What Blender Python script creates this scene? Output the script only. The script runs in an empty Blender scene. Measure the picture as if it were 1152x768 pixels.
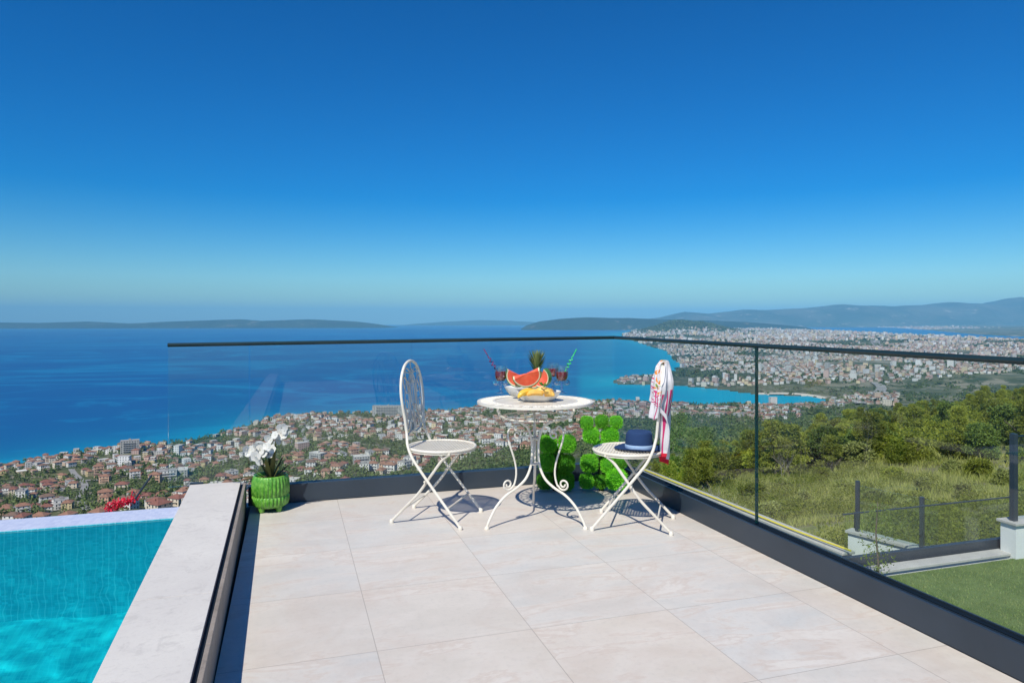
import bpy, math, random
import numpy as np
from mathutils import Vector, Matrix
R = math.radians
random.seed(7); rng = np.random.default_rng(11)
sc = bpy.context.scene
col = sc.collection
H = 1.235                      # eye height over the terrace floor
F = 785.0; CX = 576.0; HY = 359.0
YAW = R(17.67); SN, CS = math.sin(YAW), math.cos(YAW)
SEA = -200.0; RE = 6.37e6

def c2w(xc, zc): return (xc*CS + zc*SN, -xc*SN + zc*CS)
def w2c(x, y): return (x*CS - y*SN, x*SN + y*CS)
def sea_pt(px, py):            # where a line of sight meets the (curved) sea
    m = (py-HY)/F; z = 1000.0
    zc = 200/m
    for _ in range(30): zc = (200+zc*zc/(2*RE))/m
    return ((px-CX)/F*zc, zc)

# ------------------------------------------------------------------ mesh builder
class MB:
    def __init__(s): s.v=[]; s.f=[]; s.m=[]; s.uv=None
    def add(s, vs, fs, mi=0):
        o=len(s.v); s.v.extend([tuple(p) for p in vs]); s.f.extend([tuple(i+o for i in f) for f in fs]); s.m.extend([mi]*len(fs)); return s
    def box(s, a, b, mi=0):
        x0,y0,z0=a; x1,y1,z1=b
        return s.add([(x0,y0,z0),(x1,y0,z0),(x1,y1,z0),(x0,y1,z0),(x0,y0,z1),(x1,y0,z1),(x1,y1,z1),(x0,y1,z1)],
              [(0,3,2,1),(4,5,6,7),(0,1,5,4),(1,2,6,5),(2,3,7,6),(3,0,4,7)],mi)
    def hull(s, bot, top, mi=0):     # prism between two loops of equal length
        n=len(bot); vs=list(bot)+list(top)
        fs=[tuple(reversed(range(n))), tuple(range(n,2*n))]+[(i,(i+1)%n,n+(i+1)%n,n+i) for i in range(n)]
        return s.add(vs,fs,mi)
    def tube(s, pts, r, n=8, closed=False, mi=0, flat=None):
        P=[Vector(p) for p in pts]; m=len(P)
        rr=r if isinstance(r,(list,tuple)) else [r]*m
        T=[]
        for i in range(m):
            a=P[(i-1)%m] if (closed or i>0) else P[i]; b=P[(i+1)%m] if (closed or i<m-1) else P[i]
            t=(b-a); T.append(t.normalized() if t.length>1e-9 else Vector((0,0,1)))
        ref=Vector((0,0,1)) if abs(T[0].z)<.9 else Vector((1,0,0))
        N=(ref-T[0]*ref.dot(T[0])).normalized(); vs=[]
        for i in range(m):
            N=(N-T[i]*N.dot(T[i])); N=N.normalized() if N.length>1e-6 else T[i].orthogonal().normalized()
            B=T[i].cross(N)
            for k in range(n):
                a=2*math.pi*k/n; vs.append(P[i]+(N*math.cos(a)+B*math.sin(a)*(flat or 1))*rr[i])
        fs=[]
        for i in range(m if closed else m-1):
            j=(i+1)%m
            for k in range(n):
                l=(k+1)%n; fs.append((i*n+k,i*n+l,j*n+l,j*n+k))
        if not closed: fs+= [tuple(reversed(range(n))), tuple((m-1)*n+k for k in range(n))]
        return s.add(vs,fs,mi)
    def lathe(s, prof, n=32, c=(0,0,0), mi=0, cap=True):
        vs=[]; m=len(prof)
        for r,z in prof:
            for k in range(n):
                a=2*math.pi*k/n; vs.append((c[0]+r*math.cos(a),c[1]+r*math.sin(a),c[2]+z))
        fs=[]
        for i in range(m-1):
            for k in range(n):
                l=(k+1)%n; fs.append((i*n+k,i*n+l,(i+1)*n+l,(i+1)*n+k))
        if cap: fs+=[tuple(reversed(range(n))),tuple((m-1)*n+k for k in range(n))]
        return s.add(vs,fs,mi)
    def ball(s, c, r, n=12, m=8, sc_=(1,1,1), mi=0, jit=0):
        prof=[]; vs=[]; 
        for i in range(1,m):
            t=math.pi*i/m
            for k in range(n):
                a=2*math.pi*k/n; q=1+jit*(random.random()-.5)
                vs.append((c[0]+r*q*math.sin(t)*math.cos(a)*sc_[0],c[1]+r*q*math.sin(t)*math.sin(a)*sc_[1],c[2]-r*q*math.cos(t)*sc_[2]))
        b=len(vs); vs+= [(c[0],c[1],c[2]-r*sc_[2]),(c[0],c[1],c[2]+r*sc_[2])]
        fs=[]
        for i in range(m-2):
            for k in range(n):
                l=(k+1)%n; fs.append((i*n+k,i*n+l,(i+1)*n+l,(i+1)*n+k))
        for k in range(n):
            l=(k+1)%n; fs.append((b,l,k)); fs.append((b+1,(m-2)*n+k,(m-2)*n+l))
        return s.add(vs,fs,mi)
    def leaf(s, c, d, w, up=None, mi=0):   # a pointed leaf from c along vector d, width w
        c=Vector(c); d=Vector(d); up=Vector(up) if up else Vector((random.gauss(0,1),random.gauss(0,1),random.gauss(0,1)))
        q=d.cross(up); q=q.normalized()*w if q.length>1e-9 else d.orthogonal().normalized()*w
        return s.add([c,c+d*.5+q*.5,c+d,c+d*.5-q*.5],[(0,1,2,3)],mi)
    def mesh(s, name, mats, smooth=False):
        me=bpy.data.meshes.new(name); me.from_pydata([tuple(p) for p in s.v],[],s.f)
        for m_ in (mats if isinstance(mats,(list,tuple)) else [mats]): me.materials.append(m_)
        if any(s.m): me.polygons.foreach_set('material_index',s.m)
        if smooth:
            me.polygons.foreach_set('use_smooth',[True]*len(me.polygons)); 
            if smooth!='all': me.set_sharp_from_angle(angle=R(42))
        me.update(); return me
    def build(s, name, mats, parent=None, smooth=True, loc=None):
        return link(name, s.mesh(name,mats,smooth), parent, loc)
def link(name, me, parent=None, loc=None):
    o=bpy.data.objects.new(name,me); col.objects.link(o)
    if parent: o.parent=parent
    if loc: o.location=loc
    return o
def tag(o,label=None,cat=None,group=None,kind=None):
    if label: o['label']=label
    if cat: o['category']=cat
    if group: o['group']=group
    if kind: o['kind']=kind
    return o
def thing(name,label,cat,loc=(0,0,0),rz=0,group=None):
    o=bpy.data.objects.new(name,None); col.objects.link(o); o.location=loc; o.rotation_euler=(0,0,rz); o.empty_display_size=.1
    return tag(o,label,cat,group)
def copy_tree(o,parent=None):
    c=o.copy(); col.objects.link(c)
    if parent: c.parent=parent
    for ch in list(o.children): copy_tree(ch,c)
    return c
def bevel(o,w=.003,seg=2):
    b=o.modifiers.new('bev','BEVEL'); b.width=w; b.segments=seg; b.limit_method='ANGLE'; b.angle_limit=R(40); return o
def crom(pts,k=6,closed=False):
    P=[Vector(p) for p in pts]; n=len(P); out=[]
    g=lambda i: P[i%n] if closed else (P[i] if 0<=i<n else (P[0]*2-P[1] if i<0 else P[-1]*2-P[-2]))
    for i in range(n if closed else n-1):
        a,b,c,d=g(i-1),g(i),g(i+1),g(i+2)
        for j in range(k):
            t=j/k; out.append(.5*((2*b)+(c-a)*t+(2*a-5*b+4*c-d)*t*t+(3*b-a-3*c+d)*t**3))
    if not closed: out.append(P[-1])
    return out

# ------------------------------------------------------------------ materials
class NT:
    def __init__(s,name):
        s.m=bpy.data.materials.new(name); s.m.use_nodes=True; s.t=s.m.node_tree; s.t.nodes.clear()
        s.out=s.n('ShaderNodeOutputMaterial')
    def n(s,t,**k):
        d=s.t.nodes.new(t)
        for a,b in k.items():
            if a.startswith('i_'): d.inputs[a[2:].replace('_',' ')].default_value=b
            else: setattr(d,a,b)
        return d
    def l(s,a,b): s.t.links.new(a,b)
    def math(s,op,a,b=None,clamp=False):
        d=s.n('ShaderNodeMath',operation=op,use_clamp=clamp)
        for i,v in enumerate((a,b)):
            if v is None: continue
            if isinstance(v,(int,float)): d.inputs[i].default_value=v
            else: s.l(v,d.inputs[i])
        return d.outputs[0]
    def mix(s,fac,a,b,bt='MIX'):
        d=s.n('ShaderNodeMix',data_type='RGBA',blend_type=bt)
        for i,v in ((0,fac),(6,a),(7,b)):
            if isinstance(v,(int,float)): d.inputs[i].default_value=v
            elif isinstance(v,(tuple,list)): d.inputs[i].default_value=(*v[:3],1)
            else: s.l(v,d.inputs[i])
        return d.outputs[2]
    def ramp(s,v,stops):
        d=s.n('ShaderNodeValToRGB'); e=d.color_ramp.elements
        while len(e)<len(stops): e.new(.5)
        for k,(p,c) in enumerate(stops):
            e[k].position=p; e[k].color=(*c,1) if isinstance(c,(tuple,list)) else (c,c,c,1)
        s.l(v,d.inputs[0]); return d.outputs[0]
    def noise(s,scale,detail=4,rough=.55,vec=None,dist=0):
        d=s.n('ShaderNodeTexNoise'); d.inputs['Scale'].default_value=scale; d.inputs['Detail'].default_value=detail
        d.inputs['Roughness'].default_value=rough; d.inputs['Distortion'].default_value=dist
        if vec is not None: s.l(vec,d.inputs['Vector'])
        return d.outputs[0]
    def obj(s): return s.n('ShaderNodeTexCoord').outputs['Object']
    def pos(s): return s.n('ShaderNodeNewGeometry').outputs['Position']
    def pbsdf(s,color,rough=.5,spec=.5,metal=0,normal=None,**k):
        p=s.n('ShaderNodeBsdfPrincipled')
        for nm,v in (('Base Color',color),('Roughness',rough),('Specular IOR Level',spec),('Metallic',metal)):
            if isinstance(v,(int,float)): p.inputs[nm].default_value=v
            elif isinstance(v,(tuple,list)): p.inputs[nm].default_value=(*v[:3],1)
            else: s.l(v,p.inputs[nm])
        if normal is not None: s.l(normal,p.inputs['Normal'])
        s.l(p.outputs[0],s.out.inputs[0]); return p
    def bump(s,h,strength=.3,dist=.01):
        b=s.n('ShaderNodeBump'); b.inputs['Strength'].default_value=strength; b.inputs['Distance'].default_value=dist
        s.l(h,b.inputs['Height']); return b.outputs[0]
def M(name,c1,c2=None,scale=8,rough=.5,spec=.5,metal=0,bump=0,bdist=.005,bscale=None,lo=.35,hi=.65):
    t=NT(name); v=t.obj()
    n=t.noise(scale,5,.6,v)
    c=t.mix(t.ramp(n,[(lo,0.0),(hi,1.0)]),c1,c2) if c2 else c1
    nm=None
    if bump: nm=t.bump(t.noise(bscale or scale*4,4,.6,v),bump,bdist)
    t.pbsdf(c,rough,spec,metal,nm); return t.m

def thin_glass(name,tint=(.90,.96,.95),base=.035,rough=0.0,bumpn=False):
    t=NT(name); g=t.n('ShaderNodeNewGeometry')
    nm=None
    if bumpn:
        v=t.obj(); h=t.noise(9,3,.5,v); h2=t.noise(34,2,.5,v)
        nm=t.bump(t.math('ADD',h,t.math('MULTIPLY',h2,.25)),.35,.02)
    d=t.n('ShaderNodeVectorMath',operation='DOT_PRODUCT'); t.l(g.outputs['Incoming'],d.inputs[0])
    if nm is not None: t.l(nm,d.inputs[1])
    else: t.l(g.outputs['Normal'],d.inputs[1])
    a=t.math('ABSOLUTE',d.outputs['Value']); q=t.math('POWER',t.math('SUBTRACT',1.0,a,True),5.0)
    fac=t.math('ADD',t.math('MULTIPLY',q,1-base),base,True)
    tr=t.n('ShaderNodeBsdfTransparent'); tr.inputs[0].default_value=(*tint,1)
    gl=t.n('ShaderNodeBsdfGlossy'); gl.inputs['Roughness'].default_value=rough; gl.inputs[0].default_value=(1,1,1,1)
    if nm is not None: t.l(nm,gl.inputs['Normal'])
    mx=t.n('ShaderNodeMixShader'); t.l(fac,mx.inputs[0]); t.l(tr.outputs[0],mx.inputs[1]); t.l(gl.outputs[0],mx.inputs[2])
    t.l(mx.outputs[0],t.out.inputs[0]); return t.m

def leafmat(name,c1,c2,c3=None,scale=1.5,trans=.25,fine=30):
    t=NT(name); g=t.n('ShaderNodeNewGeometry'); oi=t.n('ShaderNodeObjectInfo')
    n=t.noise(scale,3,.6,t.pos()); 
    c=t.mix(t.ramp(n,[(.35,0.0),(.65,1.0)]),c1,c2)
    c=t.mix(g.outputs['Random Per Island'],c,c3 or c1) if c3 else c
    b=t.math('ADD',.68,t.math('MULTIPLY',oi.outputs['Random'],.75))
    hs=t.n('ShaderNodeHueSaturation'); t.l(c,hs.inputs['Color']); t.l(b,hs.inputs['Value'])
    p=t.pbsdf(hs.outputs[0],.6,.25)
    tl=t.n('ShaderNodeBsdfTranslucent'); t.l(hs.outputs[0],tl.inputs[0])
    mx=t.n('ShaderNodeMixShader'); mx.inputs[0].default_value=trans; t.l(p.outputs[0],mx.inputs[1]); t.l(tl.outputs[0],mx.inputs[2])
    t.l(mx.outputs[0],t.out.inputs[0]); return t.m

def floor_mat():
    t=NT('porcelain_tile'); v=t.pos()
    sub=t.n('ShaderNodeVectorMath',operation='SUBTRACT'); t.l(v,sub.inputs[0]); sub.inputs[1].default_value=(.31-6.1,2.63-6.08,0)
    dv=t.n('ShaderNodeVectorMath',operation='DIVIDE'); t.l(sub.outputs[0],dv.inputs[0]); dv.inputs[1].default_value=(.61,.608,1)
    fl=t.n('ShaderNodeVectorMath',operation='FLOOR'); t.l(dv.outputs[0],fl.inputs[0])
    fr=t.n('ShaderNodeVectorMath',operation='FRACTION'); t.l(dv.outputs[0],fr.inputs[0])
    wn=t.n('ShaderNodeTexWhiteNoise',noise_dimensions='2D'); t.l(fl.outputs[0],wn.inputs['Vector'])
    sp=t.n('ShaderNodeSeparateXYZ'); t.l(fr.outputs[0],sp.inputs[0])
    def edge(o):
        a=t.math('ABSOLUTE',t.math('SUBTRACT',o,.5)); return a
    e=t.math('MAXIMUM',edge(sp.outputs[0]),edge(sp.outputs[1]))
    gr=t.math('GREATER_THAN',e,.4972)
    # shift the veining from tile to tile
    off=t.n('ShaderNodeVectorMath',operation='SCALE'); t.l(wn.outputs['Color'],off.inputs[0]); off.inputs['Scale'].default_value=9
    ad=t.n('ShaderNodeVectorMath',operation='ADD'); t.l(v,ad.inputs[0]); t.l(off.outputs[0],ad.inputs[1])
    mp=t.n('ShaderNodeMapping'); t.l(ad.outputs[0],mp.inputs[0]); mp.inputs['Scale'].default_value=(1,3.2,1); mp.inputs['Rotation'].default_value=(0,0,.35)
    n1=t.noise(1.6,6,.62,mp.outputs[0],.6); n2=t.noise(38,5,.7,v); n3=t.noise(.55,3,.5,v)
    c=t.mix(wn.outputs['Value'],(.64,.56,.475),(.555,.55,.53))
    c=t.mix(t.ramp(n1,[(.38,0.0),(.62,.75)]),c,(.70,.64,.58))
    c=t.mix(t.math('MULTIPLY',t.ramp(n1,[(.54,0.0),(.575,1.0),(.61,0.0)]),.34),c,(.50,.37,.29))
    c=t.mix(t.math('MULTIPLY',t.ramp(n2,[(.3,1.0),(.5,0.0)]),.22),c,(.40,.37,.34))
    c=t.mix(t.math('MULTIPLY',t.ramp(n3,[(.42,0.0),(.62,1.0)]),.20),c,(.45,.43,.41))
    n4=t.noise(2.6,5,.65,v,1.2); c=t.mix(t.math('MULTIPLY',t.ramp(n4,[(.45,0.0),(.62,1.0)]),.22),c,(.50,.385,.315))
    c=t.mix(t.math('MULTIPLY',t.ramp(t.noise(11,5,.75,v),[(.50,0.0),(.68,1.0)]),.25),c,(.66,.60,.55))
    c=t.mix(t.math('MULTIPLY',gr,.6),c,(.30,.26,.23))
    t.pbsdf(c,t.math('ADD',.42,t.math('MULTIPLY',n1,.2)),.35,0,t.bump(t.math('SUBTRACT',t.math('MULTIPLY',n2,.15),gr),.35,.0012)); return t.m

def mosaic(name,a,b,grout,size=.031,rough=.25,gs=.16,gv=.5):
    t=NT(name); v=t.pos()
    dv=t.n('ShaderNodeVectorMath',operation='SCALE'); t.l(v,dv.inputs[0]); dv.inputs['Scale'].default_value=1/size
    ad=t.n('ShaderNodeVectorMath',operation='ADD'); t.l(dv.outputs[0],ad.inputs[0]); ad.inputs[1].default_value=(.5,.5,.5)
    fl=t.n('ShaderNodeVectorMath',operation='FLOOR'); t.l(ad.outputs[0],fl.inputs[0])
    wn=t.n('ShaderNodeTexWhiteNoise',noise_dimensions='3D'); t.l(fl.outputs[0],wn.inputs['Vector'])
    fr=t.n('ShaderNodeVectorMath',operation='FRACTION'); t.l(dv.outputs[0],fr.inputs[0])
    sp=t.n('ShaderNodeSeparateXYZ'); t.l(fr.outputs[0],sp.inputs[0])
    # rows of a mosaic sheet: a wider joint every eighth tile
    d2=t.n('ShaderNodeVectorMath',operation='SCALE'); t.l(v,d2.inputs[0]); d2.inputs['Scale'].default_value=1/(size*4)
    f2=t.n('ShaderNodeVectorMath',operation='FRACTION'); t.l(d2.outputs[0],f2.inputs[0]); s2=t.n('ShaderNodeSeparateXYZ'); t.l(f2.outputs[0],s2.inputs[0])
    ng=t.n('ShaderNodeNewGeometry'); sn=t.n('ShaderNodeSeparateXYZ'); t.l(ng.outputs['True Normal'],sn.inputs[0])
    def ln(o,ax,w):
        e=t.math('LESS_THAN',o,w); m=t.math('LESS_THAN',t.math('ABSOLUTE',sn.outputs[ax]),.5); return t.math('MULTIPLY',e,m)
    g=t.math('MAXIMUM',t.math('MAXIMUM',ln(sp.outputs[0],0,.14),ln(sp.outputs[1],1,.14)),ln(sp.outputs[2],2,.14))
    g2=t.math('MULTIPLY',t.math('MAXIMUM',ln(s2.outputs[0],0,.12),0.0),1.0)
    c=t.mix(wn.outputs['Value'],a,b)
    c=t.mix(t.math('MULTIPLY',g,gs),c,grout)
    sx_=t.n('ShaderNodeSeparateXYZ'); t.l(fl.outputs[0],sx_.inputs[0]); w1=t.n('ShaderNodeTexWhiteNoise',noise_dimensions='1D'); t.l(sx_.outputs[0],w1.inputs['W'])
    c=t.mix(t.math('MULTIPLY',t.math('MULTIPLY',ln(sp.outputs[0],0,.18),gv),w1.outputs['Value']),c,grout)
    t.pbsdf(c,rough,.5); return t.m

def stone_mat(name,a,b,c3,sc_=3,rough=.6):
    t=NT(name); v=t.obj(); n1=t.noise(sc_,6,.65,v,.4); n2=t.noise(sc_*22,4,.7,v); n3=t.noise(sc_*5,5,.7,v,1.)
    c=t.mix(t.ramp(n1,[(.36,0.0),(.64,1.0)]),a,b); c=t.mix(t.math('MULTIPLY',t.ramp(n3,[(.53,0.0),(.66,1.0)]),.5),c,c3)
    c=t.mix(t.math('MULTIPLY',t.ramp(n2,[(.3,1.0),(.48,0.0)]),.35),c,c3)
    t.pbsdf(c,rough,.35,0,t.bump(n2,.35,.002)); return t.m

def attr_mat(name,rough=.8):
    t=NT(name); a=t.n('ShaderNodeVertexColor',layer_name='col'); n=t.noise(.35,3,.6,t.pos())
    c=t.mix(t.math('MULTIPLY',n,.3),a.outputs[0],(.2,.18,.15)); t.pbsdf(c,rough,.2); return t.m

m_floor=floor_mat()
m_frame=M('anthracite_aluminium',(.024,.036,.052),(.031,.045,.064),scale=3,rough=.38,spec=.5)
m_rail=M('dark_rail',(.012,.030,.036),(.016,.036,.042),scale=3,rough=.3)
m_glass=thin_glass('rail_glass',tint=(.945,.975,.968),base=.024)
m_glass2=thin_glass('garden_glass',tint=(.93,.965,.95),base=.04)
t=NT('pool_water'); rf=t.n('ShaderNodeBsdfRefraction'); rf.inputs['IOR'].default_value=1.33; rf.inputs['Roughness'].default_value=0.0; rf.inputs[0].default_value=(.30,.97,1.0,1)
gl=t.n('ShaderNodeBsdfGlossy'); gl.inputs['Roughness'].default_value=0.0; fr_=t.n('ShaderNodeFresnel'); fr_.inputs[0].default_value=1.33; mx=t.n('ShaderNodeMixShader'); t.l(fr_.outputs[0],mx.inputs[0]); t.l(rf.outputs[0],mx.inputs[1]); t.l(gl.outputs[0],mx.inputs[2]); t.l(mx.outputs[0],t.out.inputs[0]); m_water=t.m
m_seal=M('glass_edge',(.004,.035,.038),rough=.25)
m_coping=stone_mat('coping_stone',(.66,.625,.58),(.60,.565,.53),(.46,.43,.405),2.2)
m_kerb=stone_mat('kerb_stone',(.24,.20,.165),(.32,.27,.23),(.15,.125,.105),6)
m_rub=M('black_rubber',(.006,.010,.016),(.010,.015,.022),scale=5,rough=.6,spec=.3)
m_white=M('cream_paint',(.74,.70,.62),(.66,.61,.52),scale=14,rough=.42,bump=.2,bdist=.0006,bscale=90,lo=.45,hi=.75)
m_whiteworn=None
def worn():
    t=NT('worn_cream_paint'); v=t.obj(); n=t.noise(34,5,.7,v); n2=t.noise(7,3,.6,v)
    c=t.mix(t.ramp(n2,[(.4,0.0),(.7,1.0)]),(.70,.66,.58),(.58,.52,.44))
    c=t.mix(t.ramp(n,[(.62,0.0),(.68,.8)]),c,(.30,.19,.12)); t.pbsdf(c,.45,.45,0,t.bump(n,.2,.0006)); return t.m
m_whiteworn=worn()
m_mosA=mosaic('pool_mosaic_blue',(.02,.47,.58),(.09,.66,.76),(.50,.86,.92))
m_mosB=mosaic('pool_mosaic_floor',(.03,.48,.58),(.08,.66,.72),(.25,.85,.88),.031,.25,.12,.1)
m_mosW=mosaic('overflow_mosaic',(.56,.58,.72),(.68,.69,.80),(.45,.50,.66),.024,.15,.30,.0)

# ------------------------------------------------------------------ terrain function
def vnoise(x,y,seed=0):
    xi=np.floor(x).astype(np.int64); yi=np.floor(y).astype(np.int64); xf=x-xi; yf=y-yi
    def h(a,b):
        n=(a*374761393+b*668265263+seed*144665)&0x7fffffff; n=((n^(n>>13))*1274126177)&0x7fffffff; n=n^(n>>16); return (n&0xffff)/65535.
    u=xf*xf*(3-2*xf); w=yf*yf*(3-2*yf)
    return (h(xi,yi)*(1-u)+h(xi+1,yi)*u)*(1-w)+(h(xi,yi+1)*(1-u)+h(xi+1,yi+1)*u)*w
def fbm(x,y,o=4,seed=0):
    s=0;a=1;t=0
    for k in range(o): s=s+a*vnoise(x*2**k+17*k,y*2**k-9*k,seed+k); t+=a; a*=.5
    return s/t
coast_px=[(-500,640),(-250,570),(0,521),(62,513),(115,503),(173,499),(208,495),(253,486),(284,475),(310,467.5),(362,465.5),(401,464),(440,462),(505,462),(550,456),(600,453),(649,451.5),(717,452),(759,459),(811,456.5),(849,455.5),(883,459),(906,458.6),(924,453.7),
 (928,449),(906,445),(851,443.5),(800,437),(759,433.5),(720,433),(691,431.8),(688,428.5),(693,425.5),(709,423.5),(736,423),(757,418),(765,410),(757,404),(747,394),(725,388),(706,381),(698,377),(712,373.6),(740,372.4),(780,371.6),(850,371),(900,371.8),(980,375),(1053,379),(1152,384.5),(1400,396)]
C=[sea_pt(*p) for p in coast_px]
P1=np.array(C+[(9000,2500),(9000,-400),(-2500,-400),(-2500,300)])
far_px=[(830,366.9),(900,366.9),(960,367.3),(1005,368.0),(1050,371.5),(1097,376),(1152,378.5),(1400,386)]
C2=[sea_pt(*p) for p in far_px]
P2=np.array(C2+[(30000,9000),(30000,38000),(5000,38000)])
def inside(P,x,y):
    r=np.zeros(x.shape,bool); n=len(P)
    for i in range(n):
        x0,y0=P[i]; x1,y1=P[(i+1)%n]
        if y0==y1: continue
        c=((y0>y)!=(y1>y)); r^= c & (x < (x1-x0)*(y-y0)/(y1-y0)+x0)
    return r
def pdist(P,x,y):
    d=np.full(x.shape,1e12); n=len(P)
    for i in range(n):
        a=P[i]; b=P[(i+1)%n]; ab=b-a; L=(ab**2).sum()
        if L==0: continue
        t=np.clip(((x-a[0])*ab[0]+(y-a[1])*ab[1])/L,0,1); d=np.minimum(d,(x-a[0]-t*ab[0])**2+(y-a[1]-t*ab[1])**2)
    return np.sqrt(d)
ZN=np.array([3,10,16,25,40,60,100,160,250,400,600,900,1300,1706,2600.])
PXN=np.array([-600,0,250,400,600,700,760,850,1000,1152,1600.])
TAB=np.array([
 [-5,-7,-10,-15,-24,-33,-46,-64,-90,-124,-166,-205,-215,-230,-230],
 [-5,-7,-9.5,-14,-22,-30,-42,-60,-86,-118,-158,-196,-215,-230,-230],
 [-5,-7,-9.5,-14,-20,-28,-40,-57,-83,-113,-150,-185,-205,-220,-230],
 [-5,-7,-9,-12,-18,-26,-38,-55,-80,-105,-135,-165,-190,-206,-230],
 [-5,-6.5,-8,-11,-16,-23,-34,-49,-70,-93,-119,-149,-178,-200,-230],
 [-4.5,-5.5,-6.5,-9,-13,-18,-28,-42,-62,-88,-115,-146,-176,-200,-230],
 [-4.5,-5,-5.6,-7.5,-11,-15,-23,-35,-54,-80,-108,-142,-172,-198,-230],
 [-4.5,-5,-5.4,-6.7,-9.4,-12.6,-19,-29,-46,-74,-100,-140,-171,-194,-220],
 [-4.5,-4.8,-5.2,-6.3,-8.8,-11.8,-16.4,-23,-34,-62,-95,-135,-168,-185,-198],
 [-4.5,-4.7,-5,-6.2,-8.6,-10.6,-14,-18.5,-25,-46,-88,-132,-165,-183,-198],
 [-4.5,-4.5,-4.6,-5.2,-6.5,-8,-10,-13,-17,-30,-70,-120,-160,-180,-198]],float)
def nearz(xc,zc):
    zc=np.maximum(zc,3.0); px=np.clip(CX+F*xc/zc,-600,1600); lz=np.log(zc); LN=np.log(ZN)
    i=np.clip(np.searchsorted(PXN,px)-1,0,len(PXN)-2); j=np.clip(np.searchsorted(LN,lz)-1,0,len(LN)-2)
    u=np.clip((px-PXN[i])/(PXN[i+1]-PXN[i]),0,1); w=np.clip((lz-LN[j])/(LN[j+1]-LN[j]),0,1); u=u*u*(3-2*u)
    a=TAB[i,j]*(1-u)+TAB[i+1,j]*u; b=TAB[i,j+1]*(1-u)+TAB[i+1,j+1]*u
    return a*(1-w)+b*w
MARJ=[((770-CX)/F*9800,9800,430,560,112),((797-CX)/F*9750,9750,520,520,48),((742-CX)/F*9850,9850,380,480,30)]
def ground(xc,zc):
    xc=np.asarray(xc,float); zc=np.asarray(zc,float)
    land=inside(P1,xc,zc); far=inside(P2,xc,zc)
    dc=pdist(P1,xc,zc); df=pdist(P2,xc,zc)
    nz=nearz(xc,zc)+ (fbm(xc/np.maximum(22,zc*.12),zc/np.maximum(22,zc*.12),4,3)-.5)*np.clip(zc*.035,.15,22)
    flat=SEA+2.5+np.minimum(dc*.035,26)+(fbm(xc/900.,zc/900.,4,9)-.45)*np.where(zc>5500,np.clip((dc-60)*.03,0,18),np.clip((dc-60)*.12,0,60))
    for cx,cz,sx,sz,hh in MARJ: flat=flat+hh*np.exp(-((xc-cx)/sx)**2-((zc-cz)/sz)**2)*(.8+.4*fbm(xc/250,zc/250,3,5))
    z=np.where(zc<2600,np.maximum(nz,flat),flat)
    k=np.clip(dc/90.,0,1); k=k*k*(3-2*k)
    z=SEA+1.2+(z-SEA-1.2)*k
    z=np.where(land,z,SEA-6-np.minimum(dc*.02,14))
    zf=SEA+1.5+np.minimum(df*.03,60)+(fbm(xc/1500.,zc/1500.,4,21)-.45)*np.clip(df*.02,0,60)
    z=np.where(far,zf,z)
    return z-zc*zc*(1+(xc/np.maximum(zc,1))**2)/(2*RE)
def gridmesh(us,zs,fz,name):
    U,Z=np.meshgrid(us,zs); XC=U*Z; ZZ=fz(XC,Z)
    X=XC*CS+Z*SN; Y=-XC*SN+Z*CS
    n,m=U.shape; v=np.stack([X,Y,ZZ],-1).reshape(-1,3)
    a=(np.arange(n-1)[:,None]*m+np.arange(m-1)[None,:]).ravel()
    f=np.stack([a,a+1,a+m+1,a+m],-1)
    return npmesh(name,v,f),XC.ravel(),Z.ravel()
def npmesh(name,v,f,smooth=True,cols=None):
    me=bpy.data.meshes.new(name); nf=len(f); k=f.shape[1]
    me.vertices.add(len(v)); me.vertices.foreach_set('co',np.asarray(v,np.float32).ravel())
    me.loops.add(nf*k); me.loops.foreach_set('vertex_index',np.asarray(f,np.int32).ravel())
    me.polygons.add(nf); me.polygons.foreach_set('loop_start',np.arange(nf,dtype=np.int32)*k)
    me.polygons.foreach_set('use_smooth',np.full(nf,smooth))
    if cols is not None:
        ca=me.color_attributes.new('col','FLOAT_COLOR','CORNER')
        c=np.repeat(np.concatenate([cols,np.ones((nf,1))],1),k,axis=0).astype(np.float32); ca.data.foreach_set('color',c.ravel())
    me.update(calc_edges=True); me.validate(); return me

def terrain_mat():
    t=NT('hillside'); g=t.n('ShaderNodeNewGeometry'); v=g.outputs['Position']
    vd=t.n('ShaderNodeVectorMath',operation='LENGTH'); t.l(v,vd.inputs[0]); dist=vd.outputs['Value']
    a=t.noise(.012,5,.6,v); b=t.noise(.0035,5,.6,v,.3); c_=t.noise(.9,4,.7,v); d=t.noise(.10,5,.7,v)
    nearc=t.mix(t.ramp(c_,[(.35,0.0),(.65,1.0)]),(.16,.19,.045),(.26,.265,.09))
    nearc=t.mix(t.ramp(d,[(.48,0.0),(.58,.9)]),nearc,(.17,.15,.10))
    midc=t.mix(t.ramp(a,[(.42,0.0),(.56,1.0)]),(.045,.065,.028),(.11,.115,.055))
    midc=t.mix(t.ramp(t.noise(.03,4,.7,v),[(.54,0.0),(.60,.8)]),midc,(.27,.24,.19))
    farc=t.mix(t.ramp(b,[(.46,0.0),(.55,1.0)]),(.035,.055,.028),(.12,.13,.085))
    farc=t.mix(t.ramp(t.noise(.006,4,.7,v),[(.55,0.0),(.60,.8)]),farc,(.33,.29,.24))
    s=t.ramp(t.math('DIVIDE',dist,1000.0,True),[(.12,0.0),(.4,1.0)]); c=t.mix(s,nearc,midc)
    s=t.ramp(t.math('DIVIDE',dist,5000.0,True),[(.3,0.0),(.6,1.0)]); c=t.mix(s,c,farc)
    t.pbsdf(c,.95,.1,0,t.bump(c_,.5,.06)); return t.m
m_terr=terrain_mat()
us=np.linspace(-1.25,1.25,420)
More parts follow.
